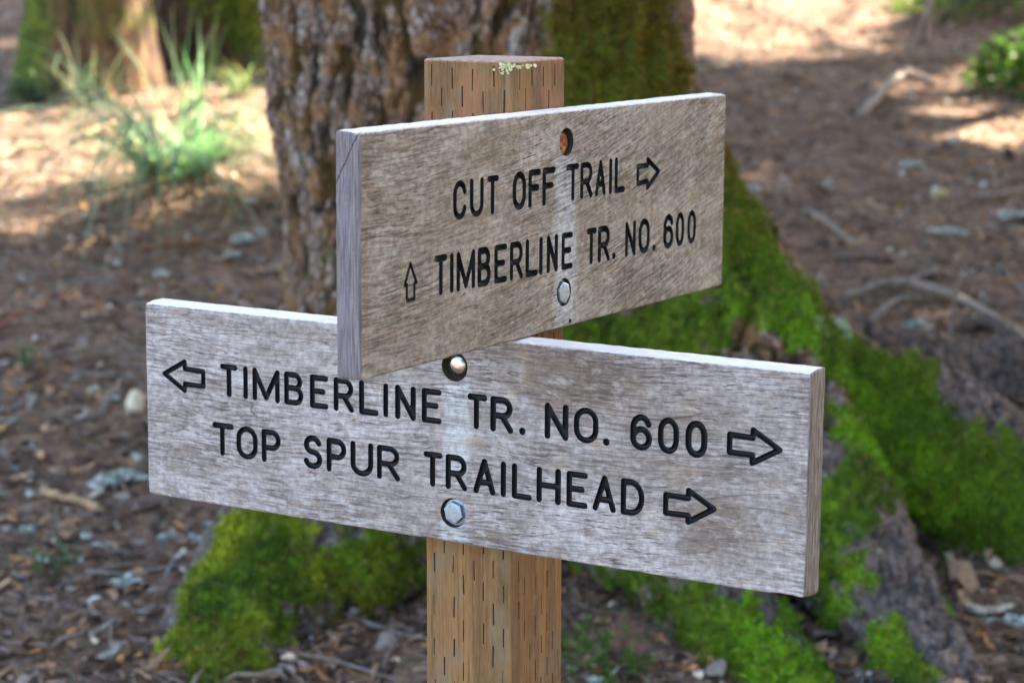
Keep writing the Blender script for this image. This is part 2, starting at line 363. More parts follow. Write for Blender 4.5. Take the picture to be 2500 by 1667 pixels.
def board(name, L, H, T, strokes, holes, mat, parent, parts, rough=.5, seed=0):
    """plank with worn edges; local origin at the lower front left corner, metres"""
    c = 1.6
    P, G, bd = carve(L-2*c, H-2*c, .9, strokes, holes)
    P = P.copy(); P[:, 0] += c; P[:, 2] += c
    n = len(bd); B0 = P[bd]; hole_f = G.get(-2, np.zeros((0, 3), int))
    ctr = np.array((L/2, 0, H/2))
    rs = random.Random(seed); nicks = [(rs.uniform(0, L), rs.choice((0, H, H)), rs.uniform(2, 7), rs.uniform(.5, 1.5)) for _ in range(12)]+[(a_, b_, 4.5, 1.6) for a_ in (0, L) for b_ in (0, H)]+([(27, H, 3.5, 3.2)] if seed == 1 else [])
    def ring(y, off, s, k):
        Q = B0.copy(); nz = fbm(np.stack([Q[:, 0]/11, Q[:, 2]/11, np.full(n, y*.15+seed)], 1), 4, 1)*k*.9
        for ex, ez, wd, dp in nicks: nz = nz - dp*np.exp(-((B0[:, 0]-ex)**2+(B0[:, 2]-ez)**2)/wd**2)*math.exp(-(y/9)**2)
        Q[:, 0] += np.where(B0[:, 0] < c+.01, -(off+nz), np.where(B0[:, 0] > L-c-.01, off+nz, 0))
        Q[:, 2] += np.where(B0[:, 2] < c+.01, -(off+nz), np.where(B0[:, 2] > H-c-.01, off+nz, 0))
        Q[:, 1] = y; return Q
    rings = [ring(.55, c*.72, 1, rough*.5), ring(c+.2, c, 2, rough)]
    m = max(3, int(T/3)); rings += [ring(c+(T-2*c)*i/m, c, 2+i, rough) for i in range(1, m+1)] + [ring(T, 0, 9, 0)]
    base = len(P); V = np.concatenate([P]+rings); F = [G[-1]]; prev = np.array(bd)
    for k in range(len(rings)):
        cur = base+k*n+np.arange(n); p2, c2 = np.roll(prev, -1), np.roll(cur, -1)
        F += [np.stack([prev, cur, c2], 1), np.stack([prev, c2, p2], 1)]; prev = cur
    V = np.concatenate([V, [[L/2, T, H/2]]]); F.append(np.stack([prev, np.full(n, len(V)-1), np.roll(prev, -1)], 1))
    nf = sum(len(q) for q in F); F = np.concatenate(F+[hole_f])
    v, f = compact(V, F); o = mk(name, v/1000, f, mat, parent); o.data.materials.append(M_HOLE_SHADE); mi = np.zeros(len(F), np.int32); mi[nf:] = 1; o.data.polygons.foreach_set('material_index', mi)
    kids = []
    for g, nm in parts.items():
        v, f = compact(V, G[g]); k = mk(nm[0], v/1000, f, M_PAINT, o, smooth=True); kids.append(k)
        if len(nm) > 1: k['label'] = nm[1]
    return o
def place(o, org, ax):                                 # local x -> ax, local z -> up, local y -> into the board
    ax = Vector(ax).normalized(); up = Vector((0, 0, 1)); yv = up.cross(ax)
    o.matrix_local = Matrix(((ax.x, yv.x, 0, org[0]), (ax.y, yv.y, 0, org[1]), (0, 0, 1, org[2]), (0, 0, 0, 1)))

# ------------------------------------------------------------------ the signpost
PW = 90.6; THP, THA, THB = .53811, .54565, .53691
corner = Vector((-.0006, 1.9419, 0)); PTOP = CAMZ-.0847
sign = empty('trail_signpost', (corner.x, corner.y, gplane(1.95)))
tag(sign, 'square wooden trail signpost with two routed direction boards bolted to it at right angles', 'signpost')
def inv(o): o.parent = sign; o.matrix_parent_inverse = Matrix.Translation(-sign.location)
# post with incised faces (treated lumber): two front faces carved, one solid
def post():
    Hh = 1500.; c = 3.0
    strokesL, strokesR = [], []
    for f, st, gap, sx in ((0, strokesL, 10.4, 6.5), (1, strokesR, 10.1, 9.0)):
        k = 0; x = sx
        while x < PW-4:
            z = Hh-4-(20 if k % 2 else 0)-random.uniform(0, 3)
            while z > 700:
                if random.random() > (.06 if f == 0 else .22):
                    l = random.uniform(15, 20); xx = x+random.uniform(-.5, .5); zz = z+random.uniform(-1.5, 1.5)
                    st.append(([(xx, min(zz, Hh-5)), (xx+random.uniform(-.4, .4), zz-l)], random.uniform(.45, .78), 0))
                z -= 39.5
            x += gap; k += 1
    V = []; F = []; off = 0; SL = []; nf = 0
    for f, st in ((0, strokesL), (1, strokesR)):
        P, G, bd = carve(PW-2*c, Hh-c, 1.0, st, [])
        P = P.copy(); P[:, 0] += c
        Q = np.zeros_like(P)
        if f == 0: Q[:, 0], Q[:, 1] = P[:, 0], P[:, 1]            # left face: local x 0..PW along face, y depth inwards
        else: Q[:, 0], Q[:, 1] = PW-P[:, 1], P[:, 0]              # right face
        Q[:, 2] = P[:, 2]; T = np.concatenate([G[-1], G[0]]); SL.append(np.arange(len(G[-1]), len(T))+nf)
        V.append(Q); F.append(T+off); off += len(Q); nf += len(T)
    # body: rounded square tube starting at the face borders, plus the top
    body = MB(); zs = [0, Hh-c]
    def loop(ins, z, bulge=0):
        L = []
        for (cx, cy, a0) in ((c, c, 180), (PW-c, c, 270), (PW-c, PW-c, 0), (c, PW-c, 90)):
            for k in range(5):
                a = math.radians(a0+90*k/4); L.append((cx+(c-ins)*math.cos(a), cy+(c-ins)*math.sin(a), z))
        return L
    L0, L1, L2 = loop(0, 0), loop(0, Hh-c), loop(0, Hh-c*.5)
    L3 = loop(c*.6, Hh); n = 20
    vb = L0+L1+L2+L3; fb = []
    for r in range(3):
        for j in range(n):
            k = (j+1) % n
            if r == 0 and j in (4, 9): continue          # the two carved faces fill these
            fb.append((r*n+j, r*n+k, (r+1)*n+k, (r+1)*n+j))
    fb.append(tuple(3*n+j for j in range(n)))
    tri = []
    for q in fb:
        for k in range(1, len(q)-1): tri.append((q[0], q[k], q[k+1]))
    V.append(np.array(vb)); F.append(np.array(tri)+off)
    V = np.concatenate(V); F = np.concatenate(F); V[:, 2] -= (Hh - (PTOP*1000))
    V[:, 2] += 0
    o = mk('post', V/1000, F, M_POST); o.data.materials.append(M_SLIT_SHADE); mi = np.zeros(len(F), np.int32); mi[np.concatenate(SL)] = 1; o.data.polygons.foreach_set('material_index', mi); return o
po = post()
eL = Vector((math.cos(THP), -math.sin(THP), 0)); po.matrix_world = Matrix.Identity(4)
up = Vector((0, 0, 1)); yv = up.cross(eL); og = corner - eL*(PW/1000) - Vector((.0008, 0, 0))
po.matrix_local = Matrix.Translation((0, 0, PTOP)) @ Matrix.Rotation(-.0058, 4, 'Y') @ Matrix.Translation((0, 0, -PTOP)) @ Matrix(((eL.x, yv.x, 0, og.x), (eL.y, yv.y, 0, og.y), (0, 0, 1, 0), (0, 0, 0, 1))); inv(po)

def WD(g_, line): return {g_*10+k: ('lettering', 'routed black word '+w_) for k, w_ in enumerate(line.split())}
def arrow(pts, gid, r=2.55): return [(pts+[pts[0]], r, gid*10)]
# upper board
st = line_strokes([('C', 132.5, 147.5), ('U', 157.8, 173.6), ('T', 184.3, 197, 190.1), ('O', 224.9, 241), ('F', 250.5, 265.5), ('F', 274, 290), ('T', 314.5, 331, 323.7), ('R', 339.4, 355.5), ('A', 366, 380.3), ('I', 391.8, 391.8), ('L', 402.3, 416)], 113.4, 140.4, 1, words=(3, 3, 5))
st += arrow([(443.8, 132), (443.8, 116.2), (462.8, 117), (462.8, 111), (485, 124.4), (462.8, 137), (462.8, 131.6)], 2)
st += line_strokes([('T', 105.5, 118.6, 112.2), ('I', 128.3, 128.3), ('M', 138.1, 161), ('B', 170.3, 185), ('E', 196.2, 211), ('R', 221.1, 236.5), ('L', 246.8, 261.5), ('I', 269.6, 269.6), ('N', 282.3, 295.8), ('E', 307.7, 322), ('T', 352, 364.5, 357.9), ('R', 373, 389), ('.', 400, 400), ('N', 424, 439), ('O', 450, 466.5), ('.', 478, 478), ('6', 499.5, 514.5), ('0', 525, 537), ('0', 549.5, 562)], 55.5, 82.8, 3, -.0085, 112, words=(10, 3, 3, 3))
st += arrow([(63.4, 54.6), (73.9, 54.6), (73.9, 67.4), (77, 67.4), (68.3, 83.2), (60.4, 66.8), (63.4, 66.8)], 4, 1.55)
sh = lambda S_: [([(x-1.6, z-1.6) for x, z in p], r, g) for p, r, g in S_]
hA = [(311.3-1.6, 162.9-1.6, 12.2, 10), (310-1.6, 31.5-1.6, 12.4, 5.5), (321.2-1.6, 4.6-1.6, 2.2, 6)]
LA, HA, TA = 625.6, 190.6, 22.9
bA = board('sign_board', LA, HA, TA, sh(st), hA, M_A, None, {**WD(1, 'CUT OFF TRAIL'), 20: ('arrow', 'outlined arrow pointing right after CUT OFF TRAIL'), **WD(3, 'TIMBERLINE TR. NO. 600'), 40: ('arrow', 'outlined arrow pointing up before TIMBERLINE')}, .55, 1)
bA['label'] = 'brownish upper board reading CUT OFF TRAIL and TIMBERLINE TR. NO. 600'
aA = Vector((math.sin(THA), math.cos(THA), 0)); place(bA, (-.1156, 1.7090, CAMZ-.128-.1906), aA); inv(bA)
# lower board
st = line_strokes([('T', 91.2, 105.8, 98.6), ('I', 117.7, 117.7), ('M', 128.3, 154), ('B', 164.3, 180.5), ('E', 193.1, 208), ('R', 219.3, 235.5), ('L', 247.1, 262.5), ('I', 273, 273), ('N', 285.7, 302.1), ('E', 313.7, 329), ('T', 361.2, 375.5, 367.4), ('R', 384.3, 401), ('.', 413.6, 413.6), ('N', 438.4, 455.9), ('O', 466.6, 485), ('.', 495.2, 495.2), ('6', 520.4, 535.5), ('0', 546.1, 560.4), ('0', 571.6, 586)], 107, 132.4, 1, words=(10, 3, 3, 3))
st += arrow([(22.4, 118.9), (46.7, 132.3), (46.7, 125.8), (68.5, 125.2), (68.5, 111.3), (46.7, 111.2), (46.3, 105)], 2)
st += arrow([(608.8, 127.2), (608.8, 112.6), (629.3, 112.4), (629.2, 106), (653, 119.5), (629.6, 133), (629.3, 126.6)], 3)
st += line_strokes([('T', 81.3, 100.5, 89.9), ('O', 109, 128.2), ('P', 138.2, 154.5), ('S', 185.4, 200.9), ('P', 211.2, 227.5), ('U', 237.5, 256.7), ('R', 266.1, 284.8), ('T', 315.6, 330.2, 322.5), ('R', 338.7, 355), ('A', 367.3, 384.3), ('I', 395, 395), ('L', 406.1, 421), ('H', 430.8, 449.3), ('E', 460.2, 475.5), ('A', 485.6, 502.6), ('D', 512.3, 529.5)], 50.4, 76.3, 4, words=(3, 4, 9))
st += arrow([(551.9, 69.8), (551.9, 54.6), (572.7, 54.9), (572.9, 49.6), (596, 63.4), (572.9, 76), (572.6, 69.5)], 5)
hB = [(345-1.6, 157.2-1.6, 13.2, 7.5), (344-1.6, 26.8-1.6, 13.2, 5.5)]
LB, HB, TB = 679.1, 185.3, 27.4
bB = board('sign_board', LB, HB, TB, sh(st), hB, M_B, None, {**WD(1, 'TIMBERLINE TR. NO. 600'), 20: ('arrow', 'outlined arrow pointing left before TIMBERLINE'), 30: ('arrow', 'outlined arrow pointing right after NO. 600'), **WD(4, 'TOP SPUR TRAILHEAD'), 50: ('arrow', 'outlined arrow pointing right after TRAILHEAD')}, .5, 5)
bB['label'] = 'pale grey lower board reading TIMBERLINE TR. NO. 600 and TOP SPUR TRAILHEAD'
aB = Vector((math.cos(THB), -math.sin(THB), 0)); place(bB, (-.346, 2.1157, CAMZ-.3197-.1853), aB); inv(bB)

def lathe(prof, k=28, hexa=None):
    V, F = [], []
    for i, (r, y) in enumerate(prof):
        for j in range(k):
            a = 2*math.pi*j/k; rr = r
            if hexa and hexa[0] <= i <= hexa[1]:
                q = (a+.3) % (math.pi/3)-math.pi/6; rr = r*math.cos(math.pi/6)/math.cos(q)
            V.append((rr*math.cos(a), y, rr*math.sin(a)))
    for i in range(len(prof)-1):
        for j in range(k): F.append((i*k+j, i*k+(j+1) % k, (i+1)*k+(j+1) % k, (i+1)*k+j))
    F.append(tuple(len(V)-k+j for j in range(k))); return V, F
def bolt(kind, x, z, mat, parent, label, d):
    if kind == 'dome':
        pr = [(10.2*math.cos(a), d-6.5*math.sin(a)) for a in np.linspace(-.05, 1.42, 12)]
        V, F = lathe(pr)
    elif kind == 'hex':
        V, F = lathe([(12.0, d), (12.0, d-1.2), (11.4, d-1.7), (10.2, d-1.8), (10.2, d-5.6), (9.6, d-6.4), (9.0, d-6.6), (4.5, d-6.75)], 48, (3, 6))
    else:
        V, F = lathe([(10.6, d), (10.6, d-1.6), (10.2, d-2.6), (8.2, d-3.9), (4, d-4.6), (1, d-4.7)])
    o = mk('bolt', np.array(V)/1000, F, mat, parent, smooth=(kind != 'hex')); o.location = (x/1000, 0, z/1000); o['label'] = label
    return o
bolt('rust', 310.2, 161.6, M_RUST, bA, 'rusty bolt head sunk in the top hole', 6.8)
bolt('hex', 310, 31.0, M_ZINC_SKY, bA, 'bluish zinc bolt head in the bottom hole', 5.5)
bolt('dome', 345.3, 157.6, M_DOME, bB, 'shiny round bolt head under the upper board', 7.5)
bolt('hex', 344.2, 26.8, M_ZINC_SKY, bB, 'grey hex bolt head in the bottom hole', 5.5)
# pale lichen on the post's top edge
mb = MB()
for k in range(70):
    a = random.uniform(-1, 1); q = corner - eL*(.018+abs(a)*.02*random.random()) + Vector((0, 0, PTOP-random.random()**1.6*.016)) + (-eL.cross(up))*-.0005
    nrm = Vector((-math.sin(THP), -math.cos(THP), 0)); q = corner - eL*(random.gauss(.009, .0028) if k < 45 else random.uniform(-.025, .012)) + Vector((0, 0, PTOP-.003-abs(random.gauss(0, .004 if k < 45 else .0012)))) + nrm*.0016
    r = random.uniform(.0007, .0021); pts = [q + (eL*math.cos(t_)+up*math.sin(t_))*r*random.uniform(.6, 1.2) + nrm*random.uniform(-.0004, .0003) for t_ in np.linspace(0, 5.4, 6)]
    mb.add([q+nrm*.0005]+pts, [(0, i+1, (i+1) % 6+1) for i in range(6)], random.choice([(.42, .44, .24), (.50, .47, .30), (.30, .34, .15)]))
t = NT('lichen'); M_TINT = t.out(t.attr('tint', True), .85, None, .2)
lo = mb.build('lichen', M_TINT, None, False); lo.parent = sign; lo.matrix_parent_inverse = Matrix.Translation(-sign.location)
lo['label'] = 'pale green crust on the top edge of the post'

# ------------------------------------------------------------------ ground
def gh(X, Y):
    X = np.asarray(X, float); Y = np.asarray(Y, float); s = X.shape; x, y = X.ravel(), Y.ravel(); z0 = np.zeros_like(x)
    h = CAMZ-1.566+.11*y
    near = np.exp(-(np.maximum(np.hypot(x/6, (y-6)/9)-1, 0)*2)**2)
    h = h + .05*fbm(np.stack([x*.9, y*.9, z0], 1), 3, 3)*near + .018*fbm(np.stack([x*5, y*5, z0+3], 1), 3, 8)*near + .011*fbm(np.stack([x*13, y*13, z0+6], 1), 2, 12)*near
    h = h + .07*np.exp(-((x+1.04)**2+((y-7.35)*1.2)**2)/(2*.33**2))
    h = h + .5*fbm(np.stack([x*.09, y*.09, z0+5], 1), 3, 4)*(1-near)
    return h.reshape(s)
def gz(x, y): return float(gh(np.array([x]), np.array([y]))[0])
def hitG(px, py):                                      # where a line of sight meets the ground
    d = ray(px, py); t = np.arange(2., 24., .06); b = (CAM.z+d.z*t) < gh(d.x*t, d.y*t)
    k = t[int(np.argmax(b))] if b.any() else 24.
    t = np.linspace(k-.06, k, 40); b = (CAM.z+d.z*t) < gh(d.x*t, d.y*t)
    return CAM+d*float(t[int(np.argmax(b))] if b.any() else k)
def geo(a, b, n, far, m):
    mid = np.linspace(a, b, n); st = (b-a)/(n-1); r = (far/st)**(1/m); ext = np.cumsum(st*1.25**np.arange(1, 40)); ext = ext[ext < far]
    return np.concatenate([(a-ext)[::-1], mid, b+ext])
gx = geo(-3.6, 3.6, 300, 90, 20); gy = geo(2.4, 13.5, 460, 110, 20)
GX, GY = np.meshgrid(gx, gy, indexing='ij'); GZ = gh(GX, GY); nxg, nyg = GX.shape
idx = np.arange(nxg*nyg).reshape(nxg, nyg)
t = NT('duff'); o = t.obj
n1 = t.noise(o, 2.2, 5, .6); n2 = t.noise(o, 38, 5, .7); n3 = t.noise(o, 9, 4, .6); v = t.voro(o, 60, out='Color'); vx = t.xyz(v)
c = t.ramp(n2, [(.30, (.038, .021, .015)), (.45, (.130, .080, .060)), (.57, (.26, .165, .118)), (.70, (.52, .36, .24))])
c = t.mix(t.ss(n1, .40, .62, 0., .7), c, (.185, .112, .084))
c = t.mix(t.ss(n3, .50, .68, 0., .75), c, (.052, .035, .028))
c = t.mix(t.ss(vx[0], .80, .92, 0., .7), c, (.26, .16, .085)); c = t.mix(t.ss(vx[1], .92, .97, 0., .8), c, (.30, .30, .27))
M_DUFF = t.out(c, .95, t.bump(t.math('ADD', n2, t.math('MULTIPLY', vx[2], .5)), .9, .02), .12)
g = mk('ground', np.stack([GX, GY, GZ], -1).reshape(-1, 3), np.stack([idx[:-1, :-1], idx[1:, :-1], idx[1:, 1:], idx[:-1, 1:]], -1).reshape(-1, 4), M_DUFF, smooth=True)
tag(g, kind='structure')

# ------------------------------------------------------------------ the big tree
TUBES = {}
def tb(px, py, Y, r): p = atY(px, py, Y); return (p, r)
trunk_path = [(Vector((.03, 4.66, -1.6+CAMZ)), .58), (Vector((.0, 4.64, -1.15+CAMZ)), .54), (Vector((-.01, 4.62, -.86+CAMZ)), .475), (Vector((-.03, 4.6, -.5+CAMZ)), .435), (Vector((-.08, 4.6, -.08+CAMZ)), .43), (Vector((-.14, 4.6, .5+CAMZ)), .42), (Vector((-.18, 4.62, 1.2+CAMZ)), .40)]
roots_spec = [
 [tb(1310, 150, 4.62, .24), tb(1390, 400, 4.58, .25), tb(1510, 620, 4.52, .24), tb(1680, 815, 4.46, .205), tb(1900, 960, 4.4, .18), tb(2140, 1075, 4.34, .175), tb(2340, 1190, 4.3, .165), tb(2560, 1330, 4.25, .13), tb(2750, 1480, 4.2, .08)],
 [tb(1560, 700, 4.4, .26), tb(1720, 960, 4.2, .20), tb(1860, 1160, 4.02, .145), tb(1990, 1340, 3.86, .115), tb(2110, 1520, 3.7, .10), tb(2230, 1720, 3.5, .085), tb(2330, 1900, 3.3, .05)],
 [tb(1350, 960, 4.3, .25), tb(1490, 1180, 4.08, .165), tb(1610, 1350, 3.9, .125), tb(1730, 1530, 3.72, .105), tb(1850, 1730, 3.5, .085), tb(1950, 1900, 3.35, .05)],
 [tb(945, 900, 4.44, .22), tb(775, 1120, 4.18, .19), tb(640, 1310, 3.96, .15), tb(525, 1480, 3.8, .14), tb(470, 1640, 3.62, .10), tb(420, 1800, 3.45, .05)],
 [tb(1040, 900, 4.36, .28), tb(890, 1110, 4.13, .235), tb(800, 1255, 4.02, .175), tb(735, 1385, 3.95, .11)],
 [(Vector((.3, 4.8, .6)), .3), (Vector((.75, 5.05, .38)), .19), (Vector((1.25, 5.25, .34)), .13), (Vector((1.8, 5.4, .36)), .07)],
]
def tube_pts(spec, n):
    c = spline([p for p, r in spec], n); rr = np.interp(np.linspace(0, len(spec)-1, n), range(len(spec)), [r for p, r in spec]); return c, rr
mb = MB(); centers = []; cid = []; crad = []
for k, spec in enumerate([trunk_path]+roots_spec):
    c, rr = tube_pts(spec, 40); mb.tube(c, rr, 28)
    centers += [tuple(p) for p in c]; cid += [k]*len(c); crad += list(rr)
tmp = mb.build('tmp', None); m = tmp.modifiers.new('r', 'REMESH'); m.mode = 'VOXEL'; m.voxel_size = .0085
m2 = tmp.modifiers.new('s', 'SMOOTH'); m2.factor = .5; m2.iterations = 6
dg = bpy.context.evaluated_depsgraph_get(); ev = tmp.evaluated_get(dg); me = ev.to_mesh()
nv = len(me.vertices); TV = np.empty(nv*3, np.float32); me.vertices.foreach_get('co', TV); TV = TV.reshape(-1, 3).astype(float)
TN = np.empty(nv*3, np.float32); me.vertices.foreach_get('normal', TN); TN = TN.reshape(-1, 3).astype(float)
TF = np.array([p.vertices[:] for p in me.polygons if len(p.vertices) == 4], np.int64)
ev.to_mesh_clear(); bpy.data.objects.remove(tmp, do_unlink=True)
centers = np.array(centers); cid = np.array(cid); crad = np.array(crad)
best = np.full(nv, 1e9); who = np.zeros(nv, int)
for i in range(len(centers)):
    d = np.linalg.norm(TV-centers[i], axis=1)-crad[i]; m_ = d < best; best[m_] = d[m_]; who[m_] = cid[i]
# moss: where it grows on this tree (centres found on the tree, radius in metres, strength)
low0 = fbm(TV*2.3, 3, 2)
MOSS = []
bv = BVHTree.FromPolygons([tuple(v) for v in TV.tolist()], TF.tolist())
def onTree(px, py):
    h = bv.ray_cast(CAM, ray(px, py).normalized()); return h[0]
for px, py, r, s in [(1380, 60, .10, .8), (1390, 190, .10, .8), (1500, 60, .09, .9), (1520, 170, .12, 1.), (1560, 110, .06, .6), (1330, 150, .05, .45), (1640, 400, .09, 1.1), (1665, 480, .08, 1.2), (1700, 560, .09, 1.2), (1760, 610, .08, 1.2), (1820, 690, .08, 1.2), (1880, 740, .08, 1.2), (1620, 330, .07, 1.), (1600, 560, .1, .9), (1740, 660, .10, 1.2), (1690, 700, .12, .9), (1560, 740, .13, .85), (1420, 770, .12, .8), (1300, 760, .08, .6), (1650, 790, .1, .8), (1830, 720, .10, 1.2),
        (1900, 800, .10, 1.2), (1960, 850, .10, 1.2), (2010, 920, .11, 1.3), (2060, 1010, .12, 1.3), (2110, 1090, .13, 1.3), (2200, 1150, .14, 1.3), (2300, 1200, .15, 1.3), (2010, 1060, .1, 1.2), (2250, 1260, .1, 1.1), (2345, 1290, .12, 1.1), (1990, 1120, .07, 1.0),
        (1930, 1180, .09, .9), (1900, 1100, .08, .6), (1950, 1290, .08, .75), (1890, 1290, .06, .7), (2050, 1520, .05, 1.2), (2080, 1560, .05, 1.2), (2030, 1480, .05, 1.),
        (1660, 1420, .08, 1.1), (1700, 1480, .08, 1.2), (1760, 1540, .09, 1.2), (1640, 1540, .08, 1.), (1610, 1350, .08, .8), (1540, 1330, .08, .55), (1420, 1300, .09, .5), (1330, 1280, .06, .4), (1830, 1560, .05, 1.),
        (560, 1230, .10, 1.2), (610, 1210, .10, 1.2), (520, 1320, .09, 1.2), (640, 1310, .10, 1.1), (560, 1400, .09, 1.), (720, 1240, .09, .8), (800, 1230, .09, .7), (870, 1260, .08, .65), (600, 1400, .08, 1.0), (460, 1430, .07, 1.1), (480, 1520, .08, 1.2), (560, 1520, .08, 1.2), (420, 1550, .08, 1.2), (520, 1570, .06, 1.2), (760, 1300, .07, .7), (940, 1260, .06, .5), (1420, 350, .12, .8), (1500, 450, .13, .9), (1450, 560, .12, .75), (1370, 650, .10, .6), (1560, 300, .10, .9), (1400, 270, .10, .7), (760, 1290, .08, .9), (850, 1310, .08, .75), (700, 1340, .08, .9), (640, 1420, .07, .9), (1350, 1330, .08, .8), (1430, 1345, .08, .85), (1500, 1370, .08, .9), (1560, 1400, .07, 1.), (1930, 1230, .08, .8), (1950, 1320, .06, .7), (1890, 1370, .06, .7), (2150, 1000, .08, .8), (2230, 1080, .1, 1.), (2330, 1120, .1, 1.)]:
    q = onTree(px, py)
    if q: MOSS.append((np.array(q), r, s))
hz = sstep(-.55, -.3, TV[:, 2]-CAMZ); moss = np.zeros(nv)
for q, r, s in MOSS: moss = np.maximum(moss, s*np.exp(-((TV-q)**2).sum(1)/(2*(r*.8)**2)))
mbreak = fbm(TV*4.2, 3, 20)*.46 + fbm(TV*9, 3, 21)*.55 + fbm(TV*34, 3, 22)*.5
mossm = sstep(.38, .64, moss*(.93+.5*hz)+mbreak*(1.0-.35*hz))
# bark relief: plates split by upright furrows on the trunk, finer on the roots
onroot = (who > 0).astype(float)*sstep(-.66, -.92, TV[:, 2]-CAMZ)*(1-.0*TV[:, 0])
ang = np.arctan2(TV[:, 1]-4.62, TV[:, 0]+.05)
U = np.stack([TV[:, 0]*1.0, TV[:, 1]*1.0, TV[:, 2]*.38], 1)
wr = np.stack([fbm(TV*7, 3, 31), fbm(TV*7+9, 3, 32), fbm(TV*7+4, 3, 33)*.5], 1)
Pz = np.stack([TV[:, 0], TV[:, 1], TV[:, 2]*.24], 1)+wr*.035
v1 = fbm(Pz*17, 3, 60); v2 = fbm(Pz*31+5, 3, 61)
fur1 = 1-sstep(.02, .17, np.abs(v1)); fur2 = 1-sstep(.01, .13, np.abs(v2))
f1, f2, pid = worley((U*np.array((1, 1, .8))+wr*.07)*46, 40); crack = sstep(.0, .30, f2-f1+.15*fbm(TV*60, 2, 41))
f1b, f2b, pidb = worley((U+wr*.05)*95, 50)
furrow = np.clip(fur1+.6*fur2*(v1 > -.1), 0, 1)
relief = -fur1*.020 - fur2*.011 + (pid-.5)*.010 + (crack-.6)*.006 + (pidb-.5)*.004 + fbm(TV*90, 2, 70)*.003
relief *= (1-.35*onroot)*(1-.45*mossm)
seam = np.exp(-((TV[:, 0]-.262-.02*fbm(TV*5, 2, 3))/.012)**2)*(TV[:, 1] < 4.6)*sstep(-.42, -.3, TV[:, 2]-CAMZ)
lump = fbm(TV*5.5, 3, 80)*(.016+.022*(who > 0)) + low0*.02
disp = relief + lump + mossm*(.004+.016*fbm(TV*22, 3, 90)) - seam*.035
TP = TV+TN*disp[:, None]
dark = np.clip(1-crack, 0, 1)*.30 + furrow*.75
t = NT('fir_bark'); o = t.obj; cr = t.attr('crack'); ms = t.attr('moss'); pl = t.attr('plate'); rt = t.attr('onroot')
n1 = t.noise(o, 60, 5, .7); n2 = t.noise(o, 14, 4, .6); n3 = t.noise(o, 170, 3, .7)
c = t.ramp(t.math('ADD', t.math('MULTIPLY', pl, .55), t.math('MULTIPLY', n1, .45)), [(.26, (.085, .042, .025)), (.38, (.185, .100, .060)), (.48, (.255, .160, .115)), (.58, (.32, .24, .195)), (.72, (.46, .40, .355))])
wv = t.vec('ADD', t.mapv(o, (1, 1, .55)), t.vec('MULTIPLY', t.noise(o, 22, 3, .6, col=True), (.035, .035, .035)))
sc1 = t.voro(wv, 62, out='Color'); sx = t.xyz(sc1); ed = t.voro(wv, 62, 'DISTANCE_TO_EDGE'); sc2 = t.voro(wv, 130, out='Color'); s2 = t.xyz(sc2); ed2 = t.voro(wv, 130, 'DISTANCE_TO_EDGE')
c = t.mix(t.ss(sx[0], .45, .95, 0., .6), c, (.40, .32, .30)); c = t.mix(t.ss(sx[1], .55, .95, 0., .65), c, (.075, .042, .028)); c = t.mix(t.ss(s2[0], .6, 1., 0., .5), c, (.23, .13, .075))
c = t.mix(t.ss(ed, .02, .10, .75, 0.), c, (.028, .018, .014)); c = t.mix(t.ss(ed2, .02, .09, .4, 0.), c, (.035, .022, .016))
flake = t.math('ADD', t.math('MULTIPLY', sx[2], 1.), t.math('ADD', t.math('MULTIPLY', t.ss(ed, .0, .12), .8), t.math('MULTIPLY', s2[1], .4)))
c = t.mix(t.ss(n2, .48, .60, 0., .7), c, (.27, .135, .055))
c = t.mix(t.ss(n3, .60, .70, 0., .5), c, (.44, .42, .38))
fur = t.mix(t.ss(n2, .40, .58), (.014, .010, .009), (.075, .048, .014))
c = t.mix(t.ss(cr, .18, .72, 0., .92), c, fur)
rootc = t.mix(t.ss(n1, .35, .65), (.062, .048, .050), (.20, .170, .165)); rootc = t.mix(t.ss(t.noise(o, 42, 3, .6), .63, .68, 0., .7), rootc, (.36, .38, .35))
c = t.mix(t.math('MULTIPLY', rt, .8), c, rootc)
mc = t.ramp(t.math('ADD', t.math('MULTIPLY', n2, .6), t.math('MULTIPLY', n3, .4)), [(.34, (.05, .09, .010)), (.5, (.12, .21, .014)), (.64, (.21, .29, .02))])
zz = t.xyz(o)[2]; mcol = t.mix(t.ss(zz, .75, 1.05), mc, t.mix(t.ss(n1, .4, .62), (.120, .092, .014), (.062, .044, .014)))
c = t.mix(ms, c, mcol)
M_BARK = t.out(c, .9, t.bump(t.math('ADD', t.math('ADD', n1, t.math('MULTIPLY', n3, .6)), t.math('MULTIPLY', flake, .9)), .9, .008), .2)
tree = empty('conifer_tree', (-.03, 4.62, gz(-.03, 4.62)))
tag(tree, 'huge conifer with plated bark and mossy spreading roots right behind the signpost', 'tree')
fw = np.array([np.bincount(w_).argmax() for w_ in who[TF]]) if False else who[TF[:, 0]]
A = dict(crack=dark, moss=mossm, plate=pid*.6+pidb*.4, onroot=onroot)
me_full = None
rl = {1: 'long root covered in bright green moss running off to the right', 2: 'grey purple root behind the right end of the lower board', 3: 'light green mossy root right of the post', 4: 'root bulging left under the lower board with yellow green moss', 5: 'short dim mossy root left of the post'}
for k in range(len(roots_spec)+1):
    F = TF[fw == k]
    if not len(F): continue
    u, iv = np.unique(F.ravel(), return_inverse=True)
    ob = mk('trunk' if k == 0 else 'root', TP[u]-np.array(tree.location), iv.reshape(F.shape), M_BARK, tree, True, {n_: a_[u] for n_, a_ in A.items()})
    if k in rl: ob['label'] = rl[k]
